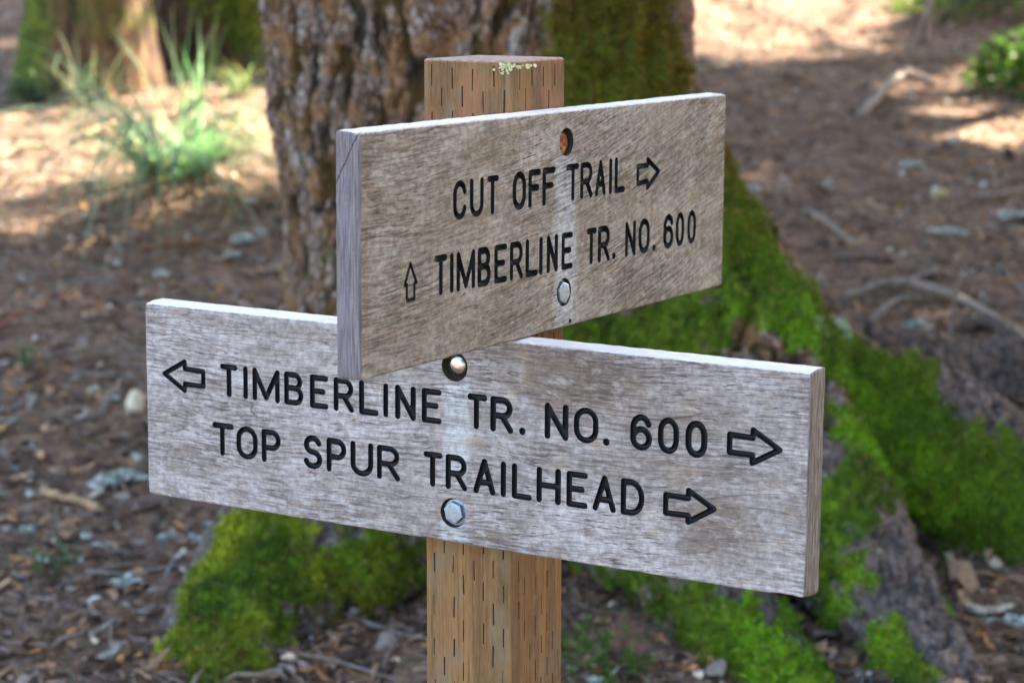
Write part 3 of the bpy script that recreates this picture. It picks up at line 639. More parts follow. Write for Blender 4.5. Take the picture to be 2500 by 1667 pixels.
# upper bole and crown, above the picture
mb = MB(); pth = [(-.18, 4.62, 2.5), (-.22, 4.64, 4), (-.2, 4.7, 7), (-.15, 4.75, 11), (-.1, 4.8, 17)]
mb.tube(spline(pth, 14), np.interp(np.linspace(0, 1, 14), [0, 1], [.395, .05]), 20, wob=.04)
M_BARK2 = NT('distant_bark'); _n = M_BARK2.noise(M_BARK2.mapv(M_BARK2.obj, (14, 14, 3)), 1, 5, .7); M_BARK2 = M_BARK2.out(M_BARK2.ramp(_n, [(.35, (.04, .028, .02)), (.5, (.13, .09, .065)), (.68, (.24, .18, .14))]), .9, M_BARK2.bump(_n, .8, .03), .2)
bo = mb.build('upper_trunk', M_BARK2, None); bo.parent = tree; bo.matrix_parent_inverse = Matrix.Translation(-tree.location)

# moss tufts: many tiny leaves standing on the mossy bark
M_MOSSL = None
t = NT('moss_leaf'); M_MOSSL = t.out(t.attr('tint', True), .8, None, .25, Subsurface_Weight=0.)
def leaves(P, N, size, cols, name, spread=.8, jitter=0., parent=None, thin=.35):
    n = len(P); d = N+rng.normal(0, spread, (n, 3)); d /= np.linalg.norm(d, axis=1)[:, None]
    s_ = np.cross(d, rng.normal(0, 1, (n, 3))); s_ /= np.linalg.norm(s_, axis=1)[:, None]
    L = size*rng.uniform(.5, 1.4, n)[:, None]; b = P+rng.normal(0, 1, (n, 3))*jitter
    V = np.stack([b-s_*L*thin*.5, b+s_*L*thin*.5, b+d*L], 1).reshape(-1, 3)
    F = np.arange(3*n).reshape(n, 3)
    C = np.repeat(cols, 3, 0)
    return V, F, C
TPn = TN
vis = (TN@np.array(CF) < .35) & (TP[:, 2] < CAMZ+.25) & (TP[:, 1] < 4.8)
cand = np.where((mossm > .35) & vis)[0]
pick = rng.choice(cand, min(90000, len(cand)*4))
pz = TP[pick, 2]-CAMZ; hi_ = sstep(-.62, -.4, pz)[:, None]; vr = rng.uniform(0, 1, (len(pick), 1)); pat = (fbm(TP[pick]*12, 2, 5)*.5+.5)[:, None]
yel = sstep(.15, -.35, TP[pick, 0])[:, None]*.75
bright = np.array((.19, .43, .017))*(1-yel)+np.array((.54, .54, .036))*yel
bright = bright*(1+.3*sstep(.5, .75, TP[pick, 0])[:, None]); low = np.array((.042, .085, .009))*(1+.6*sstep(.5, .75, TP[pick, 0])[:, None])  # moss tint raised towards the right to make up for weak light
big = sstep(-.12, .30, fbm(TP[pick]*4.2, 3, 55))[:, None]; olive = np.array((.19, .145, .03)); fx = TP[pick, 0]; big = np.maximum(big[:, 0], .95*sstep(.46, .25, fx)*sstep(-.1, .15, fx)*sstep(-.95, -.8, pz))[:, None]; bright = bright*(1-.7*big)+olive*.7*big; pat = sstep(.2, .8, pat+.25*fbm(TP[pick]*32, 2, 56)[:, None])
col = low*(1-pat*vr**.5)+bright*(pat*vr**.5*1.1)
col = col*(1-hi_)+hi_*((np.array((.215, .150, .022))*(1-pat)+np.array((.165, .150, .018))*pat)*(.35+vr*.9))
dead = rng.random(len(pick)) < .10; col[dead] = np.array((.20, .13, .05))*rng.uniform(.4, 1.3, (dead.sum(), 1))
V, F, C = leaves(TP[pick], TN[pick], .0115, col, 'moss', .95, .003, thin=.38)
mo = mk('moss', V-np.array(tree.location), F, M_MOSSL, tree, fcol=C); tag(mo, 'shaggy green moss over the trunk foot and roots', kind='stuff')

# ------------------------------------------------------------------ litter on the forest floor (beyond counting)
PAL = 1.15*np.array([(.040, .022, .016), (.110, .060, .042), (.20, .113, .072), (.33, .20, .12), (.42, .20, .075), (.28, .23, .20), (.46, .50, .46), (.62, .50, .36)])
t = NT('litter'); _n = t.noise(t.obj, 180, 3, .6); M_LIT = t.out(t.mix(t.ss(_n, .35, .7, 0., .5), t.attr('tint', True), (.05, .035, .025)), .85, None, .25)
def scatter(n, y0=3.15, y1=13.2, p=1.6):
    y = y0+(y1-y0)*rng.uniform(0, 1, n)**p; x = rng.uniform(-1, 1, n)*(.25*y+.45)
    return x, y, gh(x, y)
def chips(name, n, l0, l1, w0, w1, probs, lift, seed, tilt=.25, p=1.6):
    x, y, z = scatter(n, p=p)
    L = np.exp(rng.uniform(np.log(l0), np.log(l1), n)); W = L*rng.uniform(w0, w1, n); a = rng.uniform(0, 2*np.pi, n)
    d = np.stack([np.cos(a), np.sin(a), rng.normal(.0, tilt, n)+.11*np.sin(a)], 1); q = np.stack([-np.sin(a), np.cos(a), rng.normal(0, tilt, n)+.11*np.cos(a)], 1)
    c = np.stack([x, y, z+rng.uniform(.2, 1, n)*lift], 1); b = rng.normal(0, .15, n)*L
    up_ = np.array((0, 0, 1.)); L = L[:, None]; W = W[:, None]; bb = np.abs(b)[:, None]*up_
    k = rng.uniform(.3, 1, (n, 1)); k2 = rng.uniform(.1, .9, (n, 1))
    V = np.stack([c-d*L*.5-q*W*.5*k, c+q*W*(-.5)+bb, c+d*L*.5-q*W*.5*k2, c+d*L*.5*k+q*W*.5*k2, c+q*W*.5+bb, c-d*L*.5*k2+q*W*.5*k], 1).reshape(-1, 3)
    i = np.arange(n)[:, None]*6; F = np.concatenate([i+np.array([[0, 1, 4, 5]]), i+np.array([[1, 2, 3, 4]])])
    col = PAL[rng.choice(len(PAL), n, p=probs)]*rng.uniform(.6, 1.35, (n, 1)); C = np.repeat(col, 6, 0)
    return tag(mk(name, V, F, M_LIT, fcol=C), kind='stuff')
def ptag(o, l): o['label'] = l
ptag(chips('bark_litter', 30000, .008, .045, .25, .75, [.25, .23, .19, .13, .07, .07, .025, .035], .012, 1), 'brown flakes of bark and cone scales strewn over the ground')
ptag(chips('needle_litter', 26000, .02, .07, .03, .07, [.10, .22, .27, .20, .10, .08, .01, .02], .014, 2, .18), 'dry conifer needles and slivers strewn over the ground')
ptag(chips('lichen_scraps', 420, .012, .035, .3, .8, [0, 0, 0, 0, 0, .2, .7, .1], .02, 3, .4), 'pale grey green scraps of lichen strewn over the ground')
ptag(chips('bark_slabs', 900, .035, .085, .25, .6, [.30, .26, .16, .10, .06, .12, 0, 0], .02, 5, .35), 'bigger slabs of shed bark strewn over the ground')
mb = MB()
x, y, z = scatter(2300)
for i in range(2300):
    L = random.uniform(.05, .28); a = random.uniform(0, 6.28); r = random.uniform(.0012, .0035)*(1 if random.random() < .85 else 1.8)
    P = [Vector((x[i]+math.cos(a)*L*s_+random.gauss(0, .006), y[i]+math.sin(a)*L*s_+random.gauss(0, .006), 0)) for s_ in (-.5, -.15, .2, .5)]
    for q in P: q.z = gz(q.x, q.y)+random.uniform(.004, .02)
    c = random.choice([(.10, .065, .045), (.17, .12, .09), (.25, .19, .15), (.27, .25, .23), (.06, .04, .03)])
    mb.tube(P, [r, r, r*.8, r*.5], 4, c)
o = mb.build('twig_litter', M_LIT); tag(o, 'thin broken twigs strewn over the ground', kind='stuff')

# ------------------------------------------------------------------ single sticks, stones, chips
t = NT('dead_wood'); _n = t.noise(t.obj, 70, 4, .65); _n2 = t.noise(t.obj, 240, 3, .6)
M_STICK = t.out(t.mix(t.ss(_n, .35, .7, 0., .75), t.attr('tint', True), (.07, .05, .038)), .85, t.bump(_n2, .6, .003), .2)
def stick(name, label, cat, pts, r, col, lift=.0, taper=.45, group=None, forks=(), up=None, n=None):
    """pts: places on the ground (or with heights) the stick passes"""
    P = []
    for i, q in enumerate(pts):
        h = hitG(q[0], q[1])
        if len(q) > 2: h = atY(q[0], q[1], q[2])
        else: h.z += r*.7+lift*math.sin(math.pi*i/max(1, len(pts)-1))
        P.append(h)
    c = spline(P, n or 5*len(P)); k = len(c); mb = MB()
    c = [p+Vector((random.gauss(0, r*.25), random.gauss(0, r*.25), random.gauss(0, r*.2))) for p in c]
    mb.tube(c, [r*(1-(1-taper)*i/(k-1))*random.uniform(.88, 1.12) for i in range(k)], 8, col, .12)
    for (f, dx, dy, dz, rr) in forks:
        b = c[int(f*(k-1))]; e = b+Vector((dx, dy, dz)); m_ = (b+e)/2+Vector((0, 0, abs(dz)*.3+.01))
        mb.tube(spline([b, m_, e], 8), np.linspace(r*rr, r*rr*.4, 8), 6, col, .1)
    o = mb.build(name, M_STICK, loc=c[0]); return tag(o, label, cat, group)
GREY = (.30, .26, .235); PALE = (.42, .36, .32); BRN = (.16, .10, .07); TAN = (.36, .23, .13)
stick('fallen_branch', 'greyish bent branch lying on shaded ground at upper right', 'branch', [(1978, 272), (2030, 222), (2085, 188), (2140, 202)], .019, (.30, .25, .225), .025, .7)
stick('snag', 'bleached broken stick poking up at the top right edge of the picture', 'stick', [(2118, 96), (2128, 50, 10.3), (2140, -25, 10.2)], .021, (.38, .34, .31), 0, .75)
stick('twig', 'thin upright twig on the brown ground below the sunlit patch at right', 'twig', [(2004, 150), (2004, 120, 9.9), (2008, 78, 9.8)], .007, PALE)
stick('twig', 'thin curved pale twig beside the upper board, right of the mossy root', 'twig', [(1848, 492), (1890, 520), (1935, 556), (2010, 592)], .009, GREY, .02)
stick('fallen_branch', 'long thin arched branch above the big mossy root at right edge', 'branch', [(1945, 690), (2040, 671), (2140, 690), (2260, 738), (2370, 800)], .011, (.33, .27, .24), .03, .8, forks=((.35, .16, .12, .01, .6), (.7, -.1, .2, .0, .5)))
stick('fallen_branch', 'short grey branch crossing the arched branch at right', 'branch', [(1975, 762), (2060, 712), (2150, 690)], .009, GREY, .02)
stick('twig', 'slender dead twig leaning up across the ground right of the boards', 'twig', [(2172, 830), (2192, 700, 5.5), (2212, 610, 5.5), (2236, 555, 5.5)], .006, (.27, .21, .18), 0, .5)
stick('twig', 'thin straight twig at right edge below the lichen pieces', 'twig', [(2296, 612), (2330, 655), (2365, 700)], .006, GREY)
stick('fallen_branch', 'dark thick branch end at the right edge above the mossy root', 'branch', [(2225, 752), (2290, 778), (2380, 830)], .02, (.10, .075, .065), .02, .8)
stick('twig', 'faint grey stick on the ground near the right edge', 'twig', [(2235, 458), (2300, 450), (2365, 432)], .010, GREY)
stick('stick', 'orange brown broken stick lying left of the big trunk', 'stick', [(322, 578), (380, 570), (458, 560)], .012, (.36, .17, .09), .0, .7)
stick('stick', 'bent tan strip of wood on the ground at far left under the lower board', 'stick', [(98, 1118), (112, 1148), (160, 1160), (243, 1177)], .009, (.46, .29, .17), .012, .8)
stick('twig', 'curved grey twig on the ground at lower left', 'twig', [(208, 1464), (262, 1446), (312, 1408)], .006, (.30, .28, .26), .01)
stick('stick', 'thin dead stalk standing left of the grass clump', 'stalk', [(214, 438), (226, 370, 7.4), (238, 300, 7.4), (228, 205, 7.4)], .0085, (.40, .32, .29), 0, .5)
stick('twig', 'brown twig slanting under the left end of the lower board', 'twig', [(255, 1075), (300, 1040), (345, 1022)], .007, BRN, .01)
stick('stick', 'long dim stick lying left of the mossy root at lower left', 'stick', [(150, 1352), (260, 1322), (385, 1290)], .008, (.22, .17, .14), .01)
stick('stick', 'fallen tan stick in the sunlit band at upper left', 'stick', [(190, 322), (270, 300), (352, 290)], .015, (.40, .25, .15), .02)
stick('stick', 'brown stick at the left edge in front of the sunlit band', 'stick', [(-10, 372), (50, 355), (110, 342)], .014, (.40, .27, .17), .02)
stick('twig', 'dark twig lying in the litter at the lower left corner', 'twig', [(20, 1250), (110, 1262), (200, 1240)], .007, (.07, .045, .035), .01)
stick('twig', 'pale twig lying beneath the end of the big mossy root', 'twig', [(2190, 1340), (2260, 1330), (2330, 1352)], .005, TAN, .01)

def lumpy(name, label, cat, px, py, sx, sy, sz, mat, col, yaw=0., sub=3, rough=.25, lift=.3, group=None, Y=None):
    bm_ = __import__('bmesh').new(); __import__('bmesh').ops.create_icosphere(bm_, subdivisions=sub, radius=1)
    V = np.array([v.co[:] for v in bm_.verts]); F = [tuple(v.index for v in f.verts) for f in bm_.faces]; bm_.free()
    r = 1+rough*fbm(V*1.6+px*.37, 3, int(py)); V = V*r[:, None]*np.array((sx, sy, sz)); c_, s_ = math.cos(yaw), math.sin(yaw)
    V = V@np.array(((c_, s_, 0), (-s_, c_, 0), (0, 0, 1))); p = hitG(px, py) if Y is None else atY(px, py, Y)
    o = mk(name, V, F, mat, None, True, fcol=np.tile(col, (len(V), 1)), loc=(p.x, p.y, p.z+sz*lift)); return tag(o, label, cat, group)
t = NT('stone'); _n = t.noise(t.obj, 90, 4, .6); M_STONE = t.out(t.mix(t.ss(_n, .4, .7, 0., .4), t.attr('tint', True), (.22, .17, .13)), .85, t.bump(_n, .4, .004), .25)
lumpy('stone', 'cream coloured stone on the ground beside the left end of the lower board', 'stone', 312, 942, .021, .02, .03, M_STONE, (.62, .52, .40), .4, lift=.5)
lumpy('stone', 'small pinkish stone lying near the left edge above the cream stone', 'stone', 130, 1088, .02, .016, .012, M_STONE, (.40, .27, .19), .9)
lumpy('stone', 'small dark stone in the litter beyond the right root', 'stone', 1888, 562, .022, .02, .018, M_STONE, (.07, .045, .035), .4)
lumpy('stone', 'yellowish pebble on the ground right of the upper board', 'stone', 2156, 452, .024, .02, .022, M_STONE, (.44, .35, .22), .4)
lumpy('stone', 'flat brown stone at the foot of the right root near the bottom edge', 'stone', 2205, 1470, .02, .016, .01, M_STONE, (.20, .14, .11), .4)
def chip(name, label, cat, px, py, L, W, T, yaw, col, tilt=.15, curl=.2, z=.012):
    p = hitG(px, py); n = 8; V = []; F = []
    for i in range(n):
        u = i/(n-1)-.5; wv = W*(.5+.5*math.cos(u*2.6))*random.uniform(.75, 1.1); zz = curl*L*(u*u*2)
        for (a, b) in ((-.5, 0), (.5, 0), (.45, T), (-.45, T)): V.append((u*L+random.gauss(0, L*.01), a*wv, zz+b+u*L*tilt))
    for i in range(n-1):
        for j in range(4): F.append((i*4+j, i*4+(j+1) % 4, i*4+4+(j+1) % 4, i*4+4+j))
    F += [(3, 2, 1, 0), tuple(n*4-4+j for j in range(4))]
    V = np.array(V); c_, s_ = math.cos(yaw), math.sin(yaw); V = V@np.array(((c_, s_, 0), (-s_, c_, 0), (0, 0, 1)))
    o = mk(name, V, F, M_STICK, None, False, fcol=np.tile(col, (len(V), 1)), loc=(p.x, p.y, p.z+z)); return tag(o, label, cat)
chip('wood_splinter', 'large bleached wood splinter on the ground at lower right', 'splinter', 2262, 1420, .10, .028, .008, -.75, (.60, .53, .46))
chip('wood_chip', 'curled white chip by the right edge above the mossy root', 'chip', 2335, 885, .075, .026, .004, .6, (.56, .53, .50), .2, .5)
chip('wood_chip', 'pale wood chip lying left of the mossy root bulge under the boards', 'chip', 445, 1325, .05, .028, .004, .3, (.52, .46, .40), .2, .4)
chip('wood_chip', 'orange bark chip in the litter under the left end of the boards', 'chip', 190, 1092, .05, .025, .004, .2, (.42, .25, .13), .2, .3)
chip('wood_chip', 'reddish brown chip at the left edge above the lower board', 'chip', 4, 756, .07, .04, .006, .5, (.24, .06, .04), .2, .3)
chip('wood_chip', 'tan chip on the ground between grass clump and trunk', 'chip', 510, 605, .07, .04, .006, .3, (.38, .26, .18), .2, .3)
chip('wood_chip', 'golden chip on the ground beside the dark stone at right', 'chip', 1962, 572, .05, .03, .005, .8, (.42, .27, .12), .2, .3)
chip('wood_chip', 'grey flake on the ground near the bottom left corner', 'chip', 250, 1520, .05, .03, .004, 1.2, (.30, .27, .25), .2, .3)
chip('wood_chip', 'bright tan chip beneath the mossy root at the right edge', 'chip', 2215, 1392, .035, .02, .003, 1.9, (.50, .33, .17), .3, .3)
# pieces of pale lichen fallen from the trees
def lichen(label, px, py, size, cat='lichen', n=60, stretch=(1, 1, .6), Y=None, col=((.34, .42, .40), (.46, .52, .49), (.55, .58, .55)), name='lichen_tuft', yaw=0.):
    p = hitG(px, py) if Y is None else atY(px, py, Y); mb = MB()
    for k in range(n):
        d = Vector((random.gauss(0, 1), random.gauss(0, 1), abs(random.gauss(0, .7)))); d.normalize()
        c_, s_ = math.cos(yaw), math.sin(yaw)
        e = Vector((d.x*stretch[0], d.y*stretch[1], d.z*stretch[2]))*size*random.uniform(.4, 1.)
        e = Vector((e.x*c_-e.y*s_, e.x*s_+e.y*c_, e.z)); b = e*random.uniform(0, .5)
        s2 = e.cross(Vector((random.gauss(0, 1), random.gauss(0, 1), 1))).normalized()*size*random.uniform(.08, .2)
        m_ = (b+e)/2+Vector((0, 0, size*.08))
        mb.add([b-s2*.4, b+s2*.4, m_+s2, m_-s2, e], [(0, 1, 2, 3), (3, 2, 4)], random.choice(col))
    V = np.array(mb.V)+np.array((0, 0, .008)); o = mk(name, V, mb.F, M_TINT, None, False, fcol=np.array(mb.C), loc=p[:]); return tag(o, label, cat, 'pale lichen pieces on the forest floor')
lichen('teal white lichen strand lying beside the lower left of the lower board', 285, 1112, .065, stretch=(1.3, .35, .4), yaw=.5, n=80)
lichen('bluish white lichen lump at the left end of the lichen strand', 258, 1122, .03)
lichen('white lichen tuft on the litter at lower left near the mossy root', 290, 1352, .04)
lichen('small lichen flake above the mossy root at lower left', 385, 1248, .028)
lichen('lichen flake left of the tip of the mossy root', 452, 1250, .028)
lichen('pale lichen in the litter halfway down the left edge', 62, 1228, .022)
lichen('blue grey lichen tuft left of the trunk, above the lower board', 556, 560, .05)
lichen('little lichen tuft below the drooping grass', 535, 595, .04)
lichen('grey lichen crumb left of the trunk, beside the orange stick', 372, 640, .032)
lichen('lichen crumb high on the ground between grass and trunk', 575, 470, .03)
lichen('lichen crumbs near the left edge above the cream stone', 215, 905, .022)
lichen('pale lichen crumb right above the cream stone', 262, 925, .02)
lichen('forked pale lichen piece on brown ground at right', 2192, 335, .06, stretch=(.4, 1, .5))
lichen('pale lichen flake left of the forked piece', 2098, 388, .05, stretch=(1.3, .5, .4))
lichen('greenish lichen mat on the ground right of the upper board', 2178, 542, .06, stretch=(1.4, .5, .3))
lichen('white lichen tuft below the arched branch at right', 2106, 760, .045)
lichen('lichen clump at right edge above the thin straight twig', 2325, 505, .06, stretch=(1, .6, .5))
lichen('tiny lichen crumb on the ground left of the golden chip', 1905, 432, .03)
lichen('white lichen spot beside the mossy edge of the root by the upper board', 1727, 447, .028, Y=4.75, col=((.66, .69, .70), (.6, .62, .62)))
lichen('grey green lichen at the lower right edge by the splinter', 2325, 1442, .035)
lichen('pale lichen at the bottom edge between the right roots', 1985, 1570, .03)
lichen('pale lichen at the bottom edge right of the post', 1368, 1576, .022)

# ------------------------------------------------------------------ plants
t = NT('blade'); M_BLADE = t.out(t.attr('tint', True), .5, None, .4)
def translucent(m, amt):
    nt_ = m.node_tree; b = nt_.nodes['Principled BSDF']; out = nt_.nodes['Material Output']
    tr = nt_.nodes.new('ShaderNodeBsdfTranslucent'); mx = nt_.nodes.new('ShaderNodeMixShader'); mx.inputs[0].default_value = amt
    src = b.inputs['Base Color'].links[0].from_socket; nt_.links.new(src, tr.inputs[0])
    nt_.links.new(b.outputs[0], mx.inputs[1]); nt_.links.new(tr.outputs[0], mx.inputs[2]); nt_.links.new(mx.outputs[0], out.inputs[0]); return m
translucent(M_BLADE, .5); translucent(M_MOSSL, .25)
def grass(label, base, specs, cols, w=.006, name='grass_clump'):
    """specs: (count, azimuth, spread, rise, length, droop)"""
    mb = MB()
    for (n, az, sp, rise, L0, dr) in specs:
        for k in range(n):
            a = az+random.gauss(0, sp); e = rise+random.gauss(0, .12); L = L0*random.uniform(.65, 1.1); N = 9
            p = Vector((random.gauss(0, .035), random.gauss(0, .035), 0)); d = Vector((math.cos(a)*math.cos(e), math.sin(a)*math.cos(e), math.sin(e)))
            side = Vector((-math.sin(a), math.cos(a), random.uniform(-.3, .3))).normalized(); V = []; F = []
            for i in range(N):
                ww = w*(1-(i/(N-1))**2)*random.uniform(.95, 1.05)+.0006
                V += [p-side*ww*.5, p+side*ww*.5]; d = (d+Vector((0, 0, -dr*random.uniform(.7, 1.3)/N*1.6))).normalized(); p = p+d*(L/(N-1))
                gzz = gz(base[0]+p.x, base[1]+p.y)-base[2]
                if p.z < gzz+.006: p.z = gzz+.006+random.uniform(0, .01)
            for i in range(N-1): F.append((2*i, 2*i+1, 2*i+3, 2*i+2))
            mb.add(V, F, random.choice(cols))
    o = mk(name, np.array(mb.V), mb.F, M_BLADE, None, True, fcol=np.array(mb.C), loc=base); return tag(o, label, 'grass')
bx, by = -1.04, 7.34; R_ = math.radians
GR = [(.14, .36, .13), (.20, .44, .18), (.10, .27, .09), (.34, .52, .28), (.07, .20, .07)]
grass('bright tall clump of arching grass blades catching the sun left of the trunk', (bx, by, gz(bx, by)-.01),
      [(34, R_(95), 1.8, 1.36, .58, 1.0), (34, R_(5), .45, 1.15, .68, 1.75), (36, R_(170), .5, 1.1, .66, 1.6), (36, R_(-80), .9, 1.1, .64, 1.7), (18, R_(0), .3, .8, .55, 1.3), (20, R_(180), .3, .75, .55, 1.3)], GR, .0068)
bx2, by2 = -1.12, 7.12
grass('dark drooping clump of long grass in front of the bright clump', (bx2, by2, gz(bx2, by2)+.07),
      [(34, R_(-115), .35, .85, 1.1, 1.1), (20, R_(-75), .35, .85, 1.05, 1.1), (16, R_(-160), .4, .9, .85, 1.3), (12, R_(-35), .3, .9, .8, 1.3)], [(.20, .36, .20), (.14, .28, .15), (.28, .40, .25), (.30, .32, .22)], .0092)
q = hitG(95, 240); grass('dark green grass tuft before the mossy rear trunk at far left', (q.x, q.y, q.z), [(40, R_(-90), 1.5, .9, .42, .9), (20, R_(180), .5, .6, .55, .9)], [(.045, .08, .05), (.03, .06, .04), (.08, .12, .08)], .009)
q = hitG(205, 245); grass('thin grass tuft right of the rear trunk, behind the dead stalk', (q.x, q.y, q.z), [(34, R_(-90), 1.5, 1.1, .36, .8)], [(.06, .10, .05), (.05, .08, .05), (.14, .15, .08)], .008)
q = hitG(560, 215); grass('yellowish grass tuft touching the left edge of the big trunk', (q.x, q.y, q.z), [(30, R_(-90), 1.5, 1.0, .30, .8)], [(.13, .18, .05), (.10, .15, .05), (.17, .19, .06)], .009)

def shrub(name, label, cat, loc, rad, n, size, cols, stems=5, scol=(.09, .06, .04), thin=.55):
    e = empty(name, loc); tag(e, label, cat); mb = MB(); tips = []
    for k in range(stems):
        a = random.uniform(0, 6.28); u = random.random()**.5
        tip = Vector((math.cos(a)*rad[0]*u, math.sin(a)*rad[1]*u, rad[2]*random.uniform(.6, 1.0))); tips.append(tip)
        mb.tube(spline([(0, 0, -.02), tip*.5+Vector((0, 0, rad[2]*.15)), tip], 6), np.linspace(.012, .004, 6)*(rad[2]/.5)**.5, 5, scol)
    mb.build('stem', M_STICK, e)
    d = rng.normal(0, 1, (n, 3)); d /= np.linalg.norm(d, axis=1)[:, None]; d[:, 2] = np.abs(d[:, 2]); r = rng.uniform(.25, 1, n)**.5
    P = d*r[:, None]*np.array(rad); k = fbm(P*5/max(rad)+loc[0], 3, 9) > -.12; P = P[k]; N_ = d[k]
    C = np.array(cols)[rng.integers(0, len(cols), len(P))]*rng.uniform(.6, 1.3, (len(P), 1))
    V, F, C = leaves(P, N_, size, C, 'foliage', .8, 0, thin=thin)
    o = mk('foliage', V, F, M_BLADE, e, fcol=C); return e
YG = [(.20, .24, .03), (.14, .19, .03), (.26, .26, .05), (.08, .12, .02)]
BG = [(.06, .15, .02), (.09, .20, .025), (.045, .11, .02), (.13, .22, .03)]
q = hitG(545, 50); shrub('leafy_shrub', 'darker green shrub half hidden behind the left edge of the big trunk', 'shrub', (q.x+.1, q.y+.5, q.z), (.4, .4, .6), 2600, .05, [(.05, .09, .015), (.09, .14, .02), (.16, .20, .03)], 8)
q = hitG(2320, 205); shrub('leafy_shrub', 'bright green low shrub at the upper right edge', 'shrub', (q.x+.06, q.y, q.z-.02), (.26, .24, .27), 2200, .04, BG, 7)
q = hitG(2270, 28); shrub('leafy_shrub', 'green shrub cut by the top edge at upper right', 'shrub', (q.x, q.y, q.z-.02), (.55, .4, .2), 2000, .045, BG, 8)
def sprout(label, px, py, n, h, cols, leaf=.018, spread=.04, Y=None):
    p0 = hitG(px, py)
    for k in range(n):
        x_, y_ = p0.x+random.gauss(0, spread), p0.y+random.gauss(0, spread); p = Vector((x_, y_, gz(x_, y_)-.004)); lf = MB(); b = Vector((0, 0, 0)); hh = h*random.uniform(.5, 1.1)
        tip = b+Vector((random.gauss(0, h*.25), random.gauss(0, h*.25), hh)); lf.tube([b, (b+tip)/2+Vector((0, 0, .004)), tip], [.0012, .001, .0008], 4, (.10, .14, .04))
        for j in range(7):
            f = random.uniform(.35, 1); q_ = b.lerp(tip, f); a = random.uniform(0, 6.28); d = Vector((math.cos(a), math.sin(a), random.uniform(-.1, .5))).normalized(); s_ = d.cross(Vector((0, 0, 1))).normalized(); L = leaf*random.uniform(.6, 1.2)
            lf.add([q_, q_+d*L*.5-s_*L*.32, q_+d*L, q_+d*L*.5+s_*L*.32], [(0, 1, 2, 3)], random.choice(cols))
        tag(mk('seedling', np.array(lf.V), lf.F, M_BLADE, None, fcol=np.array(lf.C), loc=p[:]), label, 'seedling', 'seedlings: '+label)
LG = [(.10, .24, .03), (.14, .30, .045), (.08, .18, .03)]
sprout('small light green seedling in the patch right of the post foot', 1345, 1545, 34, .10, LG, .016, .05)
sprout('tiny seedling between the post patch and the reddish leaf', 1440, 1578, 12, .05, LG, .014, .035)
sprout('small green sprout near the left edge beside the lower board', 72, 850, 9, .07, [(.06, .16, .03), (.09, .20, .05)], .02, .025)
sprout('slender green sprout at lower left of the picture', 112, 1330, 12, .09, [(.05, .14, .03), (.07, .17, .04)], .018, .02)
sprout('little seedling between the two lower right roots', 1830, 1385, 8, .05, LG, .014, .03)
sprout('tiny seedling by the hollow under the big mossy root', 2170, 1300, 6, .05, LG, .014, .03)
# dry reddish leaf standing in the hollow
p = hitG(1440, 1500); V = []; F = []
n = 14
for i in range(n):
    a = 2*math.pi*i/n; r = .036*(1+.22*math.cos(3*a+.5)+.1*random.uniform(-1, 1)); V.append((r*math.cos(a), .012*math.sin(2*a), r*math.sin(a)*1.05))
V.append((0, -.008, 0)); F = [(n, i, (i+1) % n) for i in range(n)]
V = np.array(V); V = np.concatenate([V, V+np.array((0, .0012, 0))]); F = F+[(2*n+1, n+1+(i+1) % n, n+1+i) for i in range(n)]
o = mk('dry_leaf', V, F, M_STICK, None, True, fcol=np.tile((.30, .15, .13), (len(V), 1)), loc=(p.x, p.y, p.z+.03)); o.rotation_euler = (-.35, .2, .4)
tag(o, 'dry reddish brown leaf propped in the hollow right of the post', 'leaf')
# hanging pale lichen on the big root
mb = MB(); q0 = onTree(1895, 770)
for k in range(46):
    a = onTree(random.uniform(1850, 1930), random.uniform(725, 780))
    if not a: continue
    p = a+Vector((0, -.012, .005)); L = random.uniform(.06, .14); V = []
    for i in range(5):
        ww = .006*(1-i/5)+.001; V += [p+Vector((-ww, 0, 0)), p+Vector((ww, -.002, 0))]; p = p+Vector((random.gauss(.005, .006), random.gauss(-.006, .004), -L/4))
    mb.add(V, [(2*i, 2*i+1, 2*i+3, 2*i+2) for i in range(4)], random.choice([(.30, .42, .32), (.38, .47, .38), (.24, .36, .24)]))
o = mk('hanging_lichen', np.array(mb.V)-np.array(tree.location), mb.F, M_BLADE, tree, fcol=np.array(mb.C)); o['label'] = 'pale green lichen beard hanging on the big root'

# ------------------------------------------------------------------ other trees
t = NT('conifer_needles'); M_NEED = t.out(t.attr('tint', True), .7, None, .2)
def bole(path, r0, r1, name, parent, flare=1.6, moss_side=None, seg=40, k=40):
    c = spline(path, seg); L = len(c); V = []; F = []
    for i, p in enumerate(c):
        f = i/(L-1); h = p.z-path[0][2]; r = (r0*(1-f)+r1*f)*(1+(flare-1)*math.exp(-h/.35))
        for j in range(k):
            a = 2*math.pi*j/k; rr = r*(1+.12*(flare-1)*math.sin(4*a+1)*math.exp(-h/.3)); V.append((p.x+rr*math.cos(a), p.y+rr*math.sin(a), p.z))
    for i in range(L-1):
        for j in range(k): F.append((i*k+j, i*k+(j+1) % k, (i+1)*k+(j+1) % k, (i+1)*k+j))
    V = np.array(V); nn = fbm(np.stack([V[:, 0]*16, V[:, 1]*16, V[:, 2]*3], 1), 4, int(abs(path[0][0])*100)); cc = np.array([p[:] for p in c]).repeat(k, 0)
    dirv = V-cc; dirv /= np.linalg.norm(dirv, axis=1)[:, None]; V = V+dirv*(nn*.03)[:, None]
    return V, F, dirv
